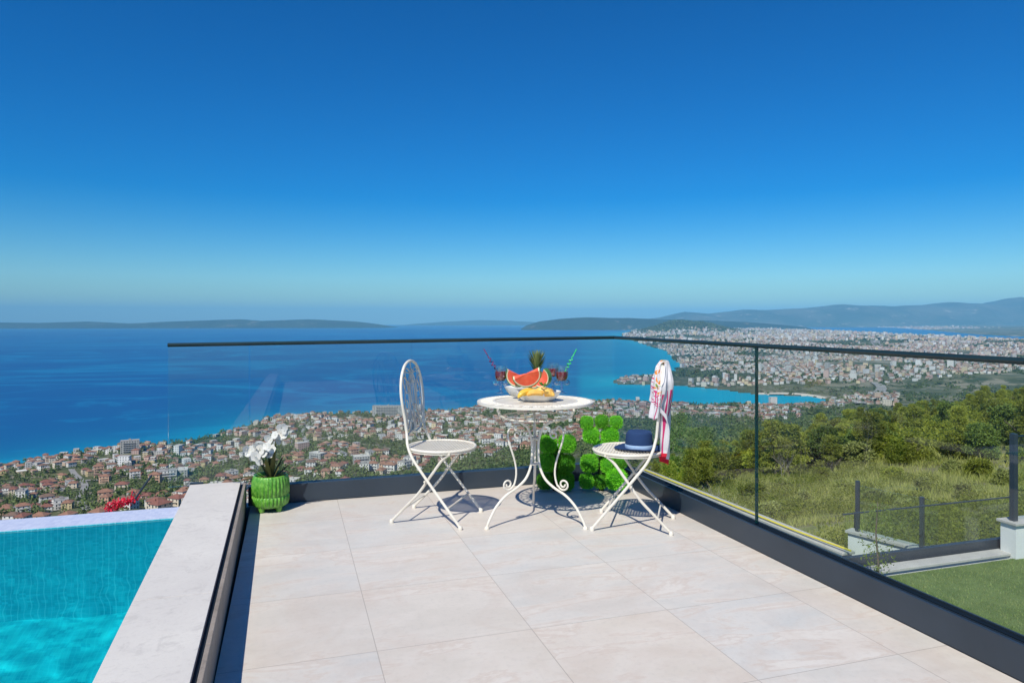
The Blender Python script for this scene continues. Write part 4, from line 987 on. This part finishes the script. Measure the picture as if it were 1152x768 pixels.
for i in near:
    i=int(i); big=rp.random()
    pi=int(rp.integers(15,18)) if big>.985 else int(rp.integers(12,15)) if big>.91 else int(rp.integers(6,12)) if big>.50 else int(rp.integers(0,6))
    nm,looks,w_,d_,s_,wc,rc=PROT[pi]
    if pi not in protos: protos[pi]=make_house(w_,d_,s_,wc,rc,nm); o=protos[pi]
    else: o=copy_tree(protos[pi])
    o.location=W3(xs[i],zs_[i],gz_[i]+.2); o.rotation_euler=(0,0,float(fbm(np.array([xs[i]/260.]),np.array([zs_[i]/260.]),2,5)[0])*5+rp.choice([0,math.pi/2])+rp.normal(0,.12))
    s=rp.uniform(.60,.88); o.scale=(s,s*rp.uniform(.9,1.1),s*rp.uniform(.92,1.08)); o['group']='houses on the slope above the sea'
    row='nearest rows' if zs_[i]<q1 else 'lower rows' if zs_[i]<q2 else 'upper rows' if zs_[i]<q3 else 'shoreward rows'
    items.append((o,looks.format(wc,rc),row+' '+zone(pxs[i],zs_[i]),pxs[i]))
name_apart(items)

def merged_houses(x,z,px,sc_,seed,name,label,tall=.10):
    r=np.random.default_rng(seed); n=len(x); gz=ground(x,z)
    w=r.uniform(8,15,n)*sc_; d=r.uniform(8,11.5,n)*sc_; h=r.choice([5.5,8,8,10.5],n)*np.minimum(sc_,1.5)
    big=r.random(n)<tall; h=np.where(big,h*r.uniform(1.5,2.6,n),h); w=np.where(big,w*1.5,w)
    flat=(r.random(n)<.3)|big; rh=np.where(flat,.4,d*.24)
    a=fbm(x/300.,z/300.,2,5)*5+r.choice([0,np.pi/2],n)+r.normal(0,.15,n); ca,sa=np.cos(a),np.sin(a)
    X,Y=x*CS+z*SN,-x*SN+z*CS
    def P(lx,ly,lz): return np.stack([X+lx*ca-ly*sa,Y+lx*sa+ly*ca,gz+lz],-1)
    lo=np.full(n,-4.)
    o=.5*(~flat); rl=np.where(flat,w/2,np.maximum(w/2-d*.45,.2)); rd=np.where(flat,d/2,.01)
    V=np.stack([P(-w/2,-d/2,lo),P(w/2,-d/2,lo),P(w/2,d/2,lo),P(-w/2,d/2,lo),P(-w/2,-d/2,h),P(w/2,-d/2,h),P(w/2,d/2,h),P(-w/2,d/2,h),
      P(-w/2-o,-d/2-o,h-.05),P(w/2+o,-d/2-o,h-.05),P(w/2+o,d/2+o,h-.05),P(-w/2-o,d/2+o,h-.05),P(-rl,-rd,h+rh),P(rl,-rd,h+rh),P(rl,rd,h+rh),P(-rl,rd,h+rh)],1)
    FQ=np.array([[0,1,5,4],[1,2,6,5],[2,3,7,6],[3,0,4,7],[8,9,13,12],[9,10,14,13],[10,11,15,14],[11,8,12,15],[12,13,14,15]])
    f=(FQ[None]+16*np.arange(n)[:,None,None]).reshape(-1,4)
    wp=np.array([(.72,.71,.68),(.74,.72,.69),(.66,.60,.50),(.62,.47,.36),(.50,.49,.47),(.66,.55,.36),(.58,.42,.37),(.74,.74,.74)])
    rp_=np.array([(.29,.155,.11),(.25,.125,.09),(.19,.12,.09),(.33,.21,.155)]); fp=np.array([(.42,.41,.40),(.60,.58,.54),(.33,.32,.31)])
    wc=wp[r.integers(0,8,n)]*r.uniform(.8,1.05,(n,1)); rc=np.where(flat[:,None],fp[r.integers(0,3,n)],rp_[r.integers(0,4,n)])*r.uniform(.75,1.15,(n,1))
    cols=np.concatenate([np.repeat(wc[:,None],4,1),np.repeat(rc[:,None],5,1)],1).reshape(-1,3)
    me=npmesh(name,V.reshape(-1,3),f,False,cols); me.materials.append(m_town); return tag(link(name,me),label,'houses',kind='stuff')
t=NT('town_plaster'); a=t.n('ShaderNodeVertexColor',layer_name='col'); g=t.n('ShaderNodeNewGeometry'); sp=t.n('ShaderNodeSeparateXYZ'); t.l(g.outputs['Position'],sp.inputs[0])
ns=t.n('ShaderNodeSeparateXYZ'); t.l(g.outputs['True Normal'],ns.inputs[0])
fz=t.math('FRACT',t.math('DIVIDE',sp.outputs[2],2.9)); tang=t.math('ADD',t.math('MULTIPLY',sp.outputs[0],ns.outputs[1]),t.math('MULTIPLY',t.math('MULTIPLY',sp.outputs[1],ns.outputs[0]),-1.0)); ft=t.math('FRACT',t.math('DIVIDE',tang,3.1))
wn=t.math('MULTIPLY',t.math('LESS_THAN',t.math('ABSOLUTE',t.math('SUBTRACT',fz,.5)),.25),t.math('LESS_THAN',t.math('ABSOLUTE',t.math('SUBTRACT',ft,.5)),.22))
wn=t.math('MULTIPLY',wn,t.math('LESS_THAN',t.math('ABSOLUTE',ns.outputs[2]),.1))
t.pbsdf(t.mix(t.math('MULTIPLY',wn,.8),a.outputs[0],(.06,.07,.08)),.85,.2); m_town=t.m
rest=np.array([i for i in range(len(xs)) if i not in nearset],int)
merged_houses(xs[rest],zs_[rest],pxs[rest],.76,8,'town_houses','closely packed small houses with tiled roofs along the shore of the near town',tall=.015)
# peninsula, bay side and the city beyond
X2,Z2,P2x=town(40000,2050,5200,670,1260,14,.455,330.); k=thin(X2,Z2,21.); X2,Z2=X2[k][:13000],Z2[k][:13000]
merged_houses(X2,Z2,None,.95,9,'town_houses','pale houses crowded on the peninsula and around the blue bay')
X3,Z3,P3x=town(30000,5200,13500,660,1300,15,.40,900.); mm=(np.abs(X3-MARJ[0][0]-60)>620)|(np.abs(Z3-9800)>500); X3,Z3=X3[mm],Z3[mm]; k=thin(X3,Z3,38.)[:16000]
merged_houses(X3[k],Z3[k],None,1.5,10,'city_buildings','dense pale city buildings and towers filling the far headland',tall=.30)
r=np.random.default_rng(3); zf=r.uniform(15000,24000,9000); xf=(r.uniform(820,1330,9000)-CX)/F*zf; k=inside(P2,xf,zf)&(pdist(P2,xf,zf)<1600*r.random(9000)); 
merged_houses(xf[k][:2500],zf[k][:2500],None,3.0,12,'shore_houses','faint pale houses on the far shore under the mountains')
# hotel block on the shore
def block(px,zc,w,d,st,label,rz=0):
    x=(px-CX)/F*zc; o=make_house(w,d,st,'grey','flat grey','apartment_block'); o['label']=label; o['group']='landmark blocks in the near town'; o.location=W3(x,zc,g1(x,zc)); o.rotation_euler=(0,0,rz); return o
block(437,1400,62,16,7,'long grey hotel block standing on the shore left of the left chair',-.3)
block(146,1010,24,14,6,'tall pale block rising highest above the shore beyond the pool',.2)

# roads
def road(name,pts,w,lift=.5):
    P_=[hit(*p) for p in pts]; P_=[Vector((a,b,0)) for a,b,c in P_]; P_=crom(P_,14); vs=[]
    for i,p in enumerate(P_):
        d=(P_[min(i+1,len(P_)-1)]-P_[max(i-1,0)]).normalized(); n=Vector((-d.y,d.x,0))*w/2
        for s in (-1,1): q=p+n*s; vs.append(W3(q.x,q.y,g1(q.x,q.y)+lift))
    b_=MB(); b_.add(vs,[(2*i,2*i+1,2*i+3,2*i+2) for i in range(len(P_)-1)]); return tag(b_.build(name,m_road),kind='structure')
m_road=M('old_asphalt',(.22,.21,.20),(.30,.29,.27),scale=.05,rough=.9)
road('road',[(966,455),(978,448),(990,441),(991,436),(984,431)],26,3.)
road('road',[(996,397),(988,389),(984,383)],60,4.)
for pts in RP: road('road',pts,6.5,.9)

m_sand=M('pale_shingle',(.55,.50,.42),(.48,.43,.36),scale=.02,rough=.9)
m_keep=m_road; m_road=m_sand; road('beach',[(853,443.2),(880,443.3),(906,444.6),(924,448.2)],34,1.5); m_road=m_keep
# ------------------------------------------------------------------ vegetation
def quads(c,rad,n,size,r,flat=1.0):
    # n leafy facets spread through an ellipsoid for every centre
    m=len(c); d=r.normal(size=(m,n,3)); d/=np.linalg.norm(d,axis=2,keepdims=True); d*=r.uniform(.35,1,(m,n,1))**.5
    d[...,2]=np.abs(d[...,2])*flat; p=c[:,None]+d*rad[:,None]
    u=r.normal(size=(m,n,3)); u/=np.linalg.norm(u,axis=2,keepdims=True); v=np.cross(u,r.normal(size=(m,n,3))); v/=np.linalg.norm(v,axis=2,keepdims=True)+1e-9
    s=(size[:,None]*r.uniform(.6,1.3,(m,n)))[...,None]
    V=np.stack([p-u*s,p-v*s*.6,p+u*s,p+v*s*.6],2); return V.reshape(-1,3)
def leafmesh(name,V,mat): me=npmesh(name,V,np.arange(len(V)).reshape(-1,4),False); me.materials.append(mat); return me
m_wood=leafmat('macchia_far',(.034,.068,.016),(.070,.108,.028),(.11,.135,.045),scale=.02,trans=.1)
r=np.random.default_rng(21)
def scatter(n,zlo,zhi,pxlo,pxhi,gap,fs,seed,inv=False,power=2):
    rr=np.random.default_rng(seed); z=(rr.uniform(zlo**power,zhi**power,n))**(1/power); x=(rr.uniform(pxlo,pxhi,n)-CX)/F*z
    f=fbm(x/fs,z/fs,3,77 if inv else 41); ok=inside(P1,x,z)&(pdist(P1,x,z)>6)&((f<gap) if inv else (f>gap)); return x[ok],z[ok]
def wood(x,z,rx,rz_,n,size,seed,label):
    rr=np.random.default_rng(seed); g=ground(x,z); X,Y=x*CS+z*SN,-x*SN+z*CS; s=rr.uniform(.6,1.4,len(x))
    V=quads(np.stack([X,Y,g+.2],-1),np.stack([rx*s,rx*s,rz_*s],-1),n,size*s,rr); return V
V=[]
x,z=scatter(7500,250,1000,250,1240,.47,60.,31); V.append(wood(x,z,2.6,3.0,34,.75,1,''))
x,z=scatter(15000,430,1750,-60,960,.46,45.,32); V.append(wood(x,z,3.0,6.2,28,1.1,2,''))
x,z=scatter(5000,430,1750,-60,930,.44,170.,36,True); V.append(wood(x,z,3.0,5.5,22,1.2,7,''))
tag(link('woodland',leafmesh('woodland',np.concatenate(V),m_wood)),'dark green scrub and trees covering the slopes between the houses','trees',kind='stuff')
V=[]
x,z=scatter(8000,1000,5200,640,1260,.47,300.,33); V.append(wood(x,z,9,6.5,14,3.2,3,''))
x,z=scatter(9000,2050,5200,640,1260,.46,420.,35,True); V.append(wood(x,z,11,6.5,12,4,5,''))
x,z=scatter(6000,5200,11500,660,1300,.46,900.,34); V.append(wood(x,z,26,9,10,9,4,''))
rr=np.random.default_rng(9); z=rr.normal(9800,380,3000); x=rr.normal(MARJ[0][0]+60,430,3000); ok=inside(P1,x,z); V.append(wood(x[ok],z[ok],28,12,10,11,6,''))
tag(link('woodland',leafmesh('woodland',np.concatenate(V),m_wood)),'dark green belts of wood and the wooded hill around the far city','trees',kind='stuff')

# trees and bushes of the near hillside, one thing each
def branching(mb,p,d,L,r_,lev,spread=.6):
    q=p+d*L; mid=p+d*L*.5+Vector((random.gauss(0,.04),random.gauss(0,.04),0))*L
    mb.tube([p,mid,q],[r_,r_*.85,r_*.66],5 if lev>1 else 3); tips=[q]
    if lev>0:
        for k in range(3 if lev>1 else 4):
            nd=(d+Vector((random.gauss(0,spread),random.gauss(0,spread),random.uniform(-.1,.5)))).normalized(); tips+=branching(mb,q if k<2 else mid,nd,L*random.uniform(.6,.85),r_*.55,lev-1,spread)
    return tips
LM=[leafmat('broad_shrub_leaf',(.12,.16,.012),(.20,.235,.022),(.29,.31,.04),scale=.7,trans=.4),leafmat('pine_needles',(.16,.20,.022),(.26,.29,.04),(.35,.37,.07),scale=.9,trans=.4),leafmat('dark_oak_leaf',(.075,.13,.02),(.12,.18,.03),(.18,.235,.05),scale=.8,trans=.3),leafmat('dry_shrub_leaf',(.14,.175,.04),(.20,.225,.06),(.27,.28,.09),scale=.9,trans=.2)]
m_bark=M('grey_bark',(.16,.13,.10),(.10,.08,.06),scale=8,rough=.9); m_twig=M('pale_dry_twigs',(.42,.38,.33),(.30,.27,.23),scale=5,rough=.9)
def make_tree(kind,seed,name,cat,h,rx,nl,n,leafs,mi):
    n=int(n*2.1); leafs*=.66
    random.seed(seed); t=thing(name,'x',cat,(0,0,0)); tm=MB()
    tips=branching(tm,Vector((0,0,-.2)),Vector((random.gauss(0,.08),random.gauss(0,.08),1)).normalized(),h*.30,h*.022,3,.55)
    tm.build('trunk',m_bark,t)
    rr=np.random.default_rng(seed)
    lobes=[]
    for k in range(nl):
        q=rr.random(); a=rr.uniform(0,2*np.pi); zc=h*(.22+.70*q) if kind!='bush' else h*(.18+.62*q)
        rad=rx*(1-q*.75 if kind=='pine' else math.sqrt(max(.05,1-(q*1.05-.35)**2*1.6)))*rr.uniform(.35,.85)
        lobes.append((rad*math.cos(a),rad*math.sin(a),zc,rx*rr.uniform(.26,.46)))
    L=np.array(lobes); cc=L[:,:3]; rad=np.stack([L[:,3],L[:,3],L[:,3]*(.55 if kind=='pine' else .75)],-1)
    d=rr.normal(size=(nl,n,3)); d/=np.linalg.norm(d,axis=2,keepdims=True); d*=rr.uniform(.2,1.08,(nl,n,1))**.6
    p=cc[:,None]+d*rad[:,None]; u=d*.7+rr.normal(size=d.shape)*.5+np.array([0,0,.35 if kind=='pine' else .1]); u/=np.linalg.norm(u,axis=2,keepdims=True); v=np.cross(u,rr.normal(size=d.shape)); v/=np.linalg.norm(v,axis=2,keepdims=True)+1e-9
    s=leafs*rr.uniform(.6,1.4,(nl,n,1)); wd=.22 if kind=='pine' else .42
    V=np.stack([p-u*s*.5,p-v*s*wd,p+u*s*.8,p+v*s*wd],2).reshape(-1,3); V[:,2]=np.maximum(V[:,2],.02)
    me=leafmesh('crown',V,LM[mi]); link('crown',me,t); return t
KINDS=[('pine_tree','tree','olive green young pine tree'),('bush','bush','light green rounded bush'),('holm_oak','tree','dark green dense oak tree'),('dry_bush','bush','pale dry looking bush')]
TP=[[make_tree('pine',100+i,'pine_tree','tree',5.4,1.75,40,90,.30,1) for i in range(3)],[make_tree('bush',200+i,'bush','bush',2.9,1.7,26,110,.25,0) for i in range(3)],
    [make_tree('oak',300+i,'oak_tree','tree',4.4,2.0,34,110,.27,2) for i in range(2)],[make_tree('bush',400+i,'dry_bush','bush',2.2,1.4,20,100,.22,3) for i in range(2)]]
rr=np.random.default_rng(77)
cand_z=np.exp(rr.uniform(math.log(50),math.log(340),6000)); cand_px=rr.uniform(700,1235,6000); cx_=(cand_px-CX)/F*cand_z
gate=np.interp(cand_px,[700,760,850,1000,1152,1240],[130,95,66,62,60,60]); f=fbm(cx_/24.,cand_z/24.,3,61); ok=(cand_z>gate)&(f>.40)&~((cand_px>1000)&(cand_z>66)&(cand_z<112+10*np.sin(cand_px/17.))&(fbm(cx_/7.,cand_z/7.,2,3)<.72))
cx_,cand_z,cand_px=cx_[ok],cand_z[ok],cand_px[ok]; k=thin(cx_,cand_z,2.9); cx_,cand_z,cand_px=cx_[k],cand_z[k],cand_px[k]
cg=ground(cx_,cand_z); 
used=[False]*4; items=[]; picked=[]
order=np.arange(len(cx_))[:285]; counts=[0,0,0,0]
pools=[[p for p in L] for L in TP]; firsts=[[True]*len(L) for L in TP]
def place_tree(kd,vi,x,z,g,px,s,rz):
    if firsts[kd][vi]: o=TP[kd][vi]; firsts[kd][vi]=False
    else: o=copy_tree(TP[kd][vi])
    o.location=W3(x,z,g-.1); o.rotation_euler=(0,0,rz); o.scale=(s*rr.uniform(.9,1.15),s*rr.uniform(.9,1.15),s); o['group']='trees and bushes on the near hillside'
    a='right of towel' if px<790 else 'left of glass joint' if px<850 else 'right of glass joint' if px<910 else 'above white wall' if px<990 else 'above lawn corner' if px<1060 else 'left of tall post' if px<1120 else 'at right edge'
    row='in the meadow' if z<59 else 'by the meadow' if z<85 else 'mid slope' if z<120 else 'upper slope' if z<165 else 'high slope' if z<230 else 'on the ridge'
    items.append((o,KINDS[kd][2],row+' '+a,px))
for i in order:
    f=float(fbm(np.array([cx_[i]/40.]),np.array([cand_z[i]/40.]),2,8)[0]); u=rr.random()
    kd=0 if u<.42 else 1 if u<.76 else 2 if u<.88 else 3
    vi=int(rr.integers(0,len(TP[kd]))); place_tree(kd,vi,cx_[i],cand_z[i],cg[i],cand_px[i],rr.uniform(.7,1.15),rr.uniform(0,6.28))
for (px,z,kd,s) in [(752,78,0,.95),(775,70,0,.75),(792,82,0,1.0),(812,74,0,.8),(835,70,1,.95),(888,60,0,.9),(915,70,1,1.),(935,64,0,.65),(948,76,0,.85),(845,84,0,.95),(1078,74,0,.9),(990,68,1,1.),(872,62,0,1.0),(858,66,0,.85),(900,68,0,.8),(780,86,0,1.1),(766,92,1,1.2),(1120,72,0,.9),(1138,66,2,.9),(1105,60,2,.7),(1020,80,1,.9),(800,80,1,1.),(965,74,2,.9)]:
    x=(px-CX)/F*z; place_tree(kd,0,x,z,g1(x,z),px,s,rr.uniform(0,6))
for L,ff in zip(TP,firsts):
    for o,f_ in zip(L,ff):
        if f_:
            for c in list(o.children): bpy.data.objects.remove(c)
            bpy.data.objects.remove(o)
for px,z,kd in [(1128,44,3),(1100,50,1),(1070,55,3),(1040,42,3),(1005,50,1),(985,36,3),(950,44,3),(925,55,1),(905,40,3),(880,50,3),(848,44,1),(820,58,1),(1145,56,1),(1085,38,3),(1020,33,3),(790,66,1),(868,34,3),(1150,36,3)]:
    x=(px-CX)/F*z; place_tree(kd,0,x,z,g1(x,z),px,rr.uniform(.35,.6),rr.uniform(0,6))
name_apart(items)
# bare twiggy shrubs
random.seed(9)
for px,z,h,lab in ((826,34,1.5,'bare pale twiggy shrub in the meadow just left of the glass joint'),(800,50,1.9,'taller bare shrub with pale twigs among the bushes right of the towel'),(1130,47,1.4,'bare twiggy shrub in the meadow near the tall dark post'),(880,60,3.2,'tall half bare grey tree rising among the pines right of the glass joint')):
    x=(px-CX)/F*z; b_=MB()
    for k in range(4): branching(b_,Vector((random.gauss(0,.06),random.gauss(0,.06),-.1)),Vector((random.gauss(0,.35),random.gauss(0,.35),1)).normalized(),h*.36,.022,3,.5)
    o=b_.build('bare_shrub',m_twig,smooth=True); o.location=W3(x,z,g1(x,z)); tag(o,lab,'shrub','bare shrubs on the near hillside')
# meadow grass and low scrub
N=90000; z=np.exp(rr.uniform(math.log(15),math.log(85),N)); x=(rr.uniform(690,1230,N)-CX)/F*z; g=ground(x,z); X,Y=x*CS+z*SN,-x*SN+z*CS
f=fbm(x/2.2,z/2.2,3,90); keep=(f>.38)&~((X>9)&(X<14.5)&(Y<11))&~((X<9.8)&(Y<17.6)&(X>9.1)); hh=rr.uniform(.15,.5,N)*(.5+f)*np.clip(z/40,.7,1.5)
gm=leafmat('meadow_grass',(.20,.26,.04),(.33,.35,.08),(.45,.44,.14),scale=.35,trans=.3)
blades('meadow_grass',X[keep],Y[keep],g[keep]-.03,hh[keep],.022*np.clip(z[keep]/35,.6,2),gm,'tall yellow green meadow grass on the slope beyond the railing','grass')
x,z=np.concatenate([rr.uniform(0,1,2600)*0,[]]),None
N=1500; z=np.exp(rr.uniform(math.log(20),math.log(120),N)); x=(rr.uniform(700,1230,N)-CX)/F*z; f=fbm(x/9.,z/9.,3,55); k=(f>.47); x,z=x[k],z[k]; X,Y=c2w(x,z); k=~((X>9)&(X<14.5)&(Y<12)); x,z=x[k],z[k]
V=wood(x,z,.55,.50,150,.042,44,''); tag(link('low_scrub',leafmesh('low_scrub',V,LM[0])),'low green scrub scattered through the meadow','scrub',kind='stuff')
N=5000; z=np.exp(rr.uniform(math.log(70),math.log(420),N)); x=(rr.uniform(660,1240,N)-CX)/F*z; f=fbm(x/30.,z/30.,3,56); k=(f>.42)&~((CX+F*x/z>1000)&(z>62)&(z<112)&(f<.62))&(z>np.interp(CX+F*x/z,[660,760,850,1240],[140,90,70,64])); x,z=x[k],z[k]
V=wood(x,z,1.4,1.3,120,.19,45,''); tag(link('hillside_scrub',leafmesh('hillside_scrub',V,LM[0])),'dense green scrub filling the hillside between the trees','scrub',kind='stuff')

# sapling in the garden and red flowers beyond the pool
random.seed(12)
q=P3(987,644,11.2); sp_=thing('sapling','slim young leafy sapling in front of the low glass fence','tree',(q[0],q[1],LZ))
b_=MB(); b_.tube([(0,0,0),(.02,.0,.5),(-.01,.02,1.0),(.02,.01,1.5)],[.022,.017,.012,.006],7); b_.build('trunk',m_bark,sp_)
b_=MB()
for k in range(520):
    z_=.30+1.15*random.random()**.8; rr_=.25*math.sin((z_-.2)/1.4*math.pi)**.7+.03; a=random.random()*6.28; q_=rr_*random.random()**.6
    b_.leaf((q_*math.cos(a),q_*math.sin(a),z_),(random.gauss(0,.03),random.gauss(0,.03),random.gauss(.0,.04)),.022)
b_.build('crown',LM[2],sp_)
q=P3(136,566,7.6); b_=MB(); fl=thing('flowering_shrub','bright pinkish red flowering branch tip just beyond the far pool edge','shrub',q)
dirv=Vector((*c2w(.95,0),.33)).normalized()
for k in range(420):
    s=random.uniform(-1,1); p=dirv*s*.155+Vector((random.gauss(0,.03),random.gauss(0,.03),random.gauss(0,.028)))*(1-.35*s)
    b_.leaf(p,(random.gauss(0,.018),random.gauss(0,.018),random.gauss(0,.018)),.020)
b_.build('blossom',leafmat('red_blossom',(.75,.02,.06),(.80,.04,.12),(.85,.05,.10),scale=20,trans=.3),fl,False)
b_=MB(); b_.tube([tuple(-dirv*.2+Vector((0,0,-1.6))),tuple(-dirv*.16+Vector((0,0,-.5))),tuple(-dirv*.12),tuple(dirv*.14)],[.02,.014,.008,.004],6); b_.build('branch',m_bark,fl)

# ------------------------------------------------------------------ air
BX=66000
hz=MB(); hz.box((-BX,-3000,-1300),(BX,BX,960))
me=bpy.data.meshes.new('haze'); me.from_pydata(hz.v,[],hz.f); hm=bpy.data.materials.new('haze'); hm.use_nodes=True; hm.node_tree.nodes.clear()
o_=hm.node_tree.nodes.new('ShaderNodeOutputMaterial'); pv=hm.node_tree.nodes.new('ShaderNodeVolumePrincipled'); pv.inputs['Density'].default_value=HAZE_D if 'HAZE_D' in globals() else 3.8e-5
pv.inputs['Color'].default_value=(.25,.66,1,1); pv.inputs['Anisotropy'].default_value=-0.25
hm.node_tree.links.new(pv.outputs[0],o_.inputs['Volume']); me.materials.append(hm); tag(link('haze',me),kind='stuff')

# ------------------------------------------------------------------ camera, sun, sky
cam=bpy.data.cameras.new('camera'); co=bpy.data.objects.new('camera',cam); col.objects.link(co); sc.camera=co
co.location=(0,0,H); co.rotation_euler=(R(90),0,-YAW); cam.sensor_width=36; cam.lens=F/1152*36; cam.shift_y=-(384-HY)/1152; cam.clip_start=.05; cam.clip_end=200000
EL=R(49); AZ=R(39.7+180)     # compass bearing of the sun, from +Y clockwise
sd=Vector((math.sin(AZ)*math.cos(EL),math.cos(AZ)*math.cos(EL),math.sin(EL)))
sun=bpy.data.lights.new('sun','SUN'); sun.energy=5.0; sun.angle=R(.53); sun.color=(1,.955,.83)
so=bpy.data.objects.new('sun',sun); col.objects.link(so); so.location=(-20,-24,40); so.rotation_euler=sd.to_track_quat('Z','Y').to_euler()
w=bpy.data.worlds.new('World'); sc.world=w; w.use_nodes=True; nt=w.node_tree; bg=nt.nodes['Background']
sk=nt.nodes.new('ShaderNodeTexSky'); sk.sky_type='NISHITA'; sk.sun_disc=False; sk.sun_elevation=EL; sk.sun_rotation=AZ; sk.altitude=200; sk.air_density=1.0; sk.dust_density=.3; sk.ozone_density=3.0
gm_=nt.nodes.new('ShaderNodeGamma'); gm_.inputs[1].default_value=1.12
hs=nt.nodes.new('ShaderNodeHueSaturation'); hs.inputs['Saturation'].default_value=1.75
ml=nt.nodes.new('ShaderNodeMix'); ml.data_type='RGBA'; ml.blend_type='MULTIPLY'; ml.inputs[0].default_value=1; ml.inputs[7].default_value=(.52,.70,.79,1)
nt.links.new(sk.outputs[0],hs.inputs['Color']); nt.links.new(hs.outputs[0],gm_.inputs[0]); nt.links.new(gm_.outputs[0],ml.inputs[6]); nt.links.new(ml.outputs[2],bg.inputs[0]); bg.inputs[1].default_value=.11
sc.view_settings.view_transform='Standard'; sc.view_settings.look='None'; sc.view_settings.exposure=.05; sc.view_settings.gamma=1
sc.cycles.use_denoising=True; sc.cycles.max_bounces=10; sc.cycles.transparent_max_bounces=24; sc.cycles.volume_bounces=0; sc.cycles.caustics_reflective=False; sc.cycles.caustics_refractive=True; sun.cycles.is_caustics_light=True
sc.render.film_transparent=False
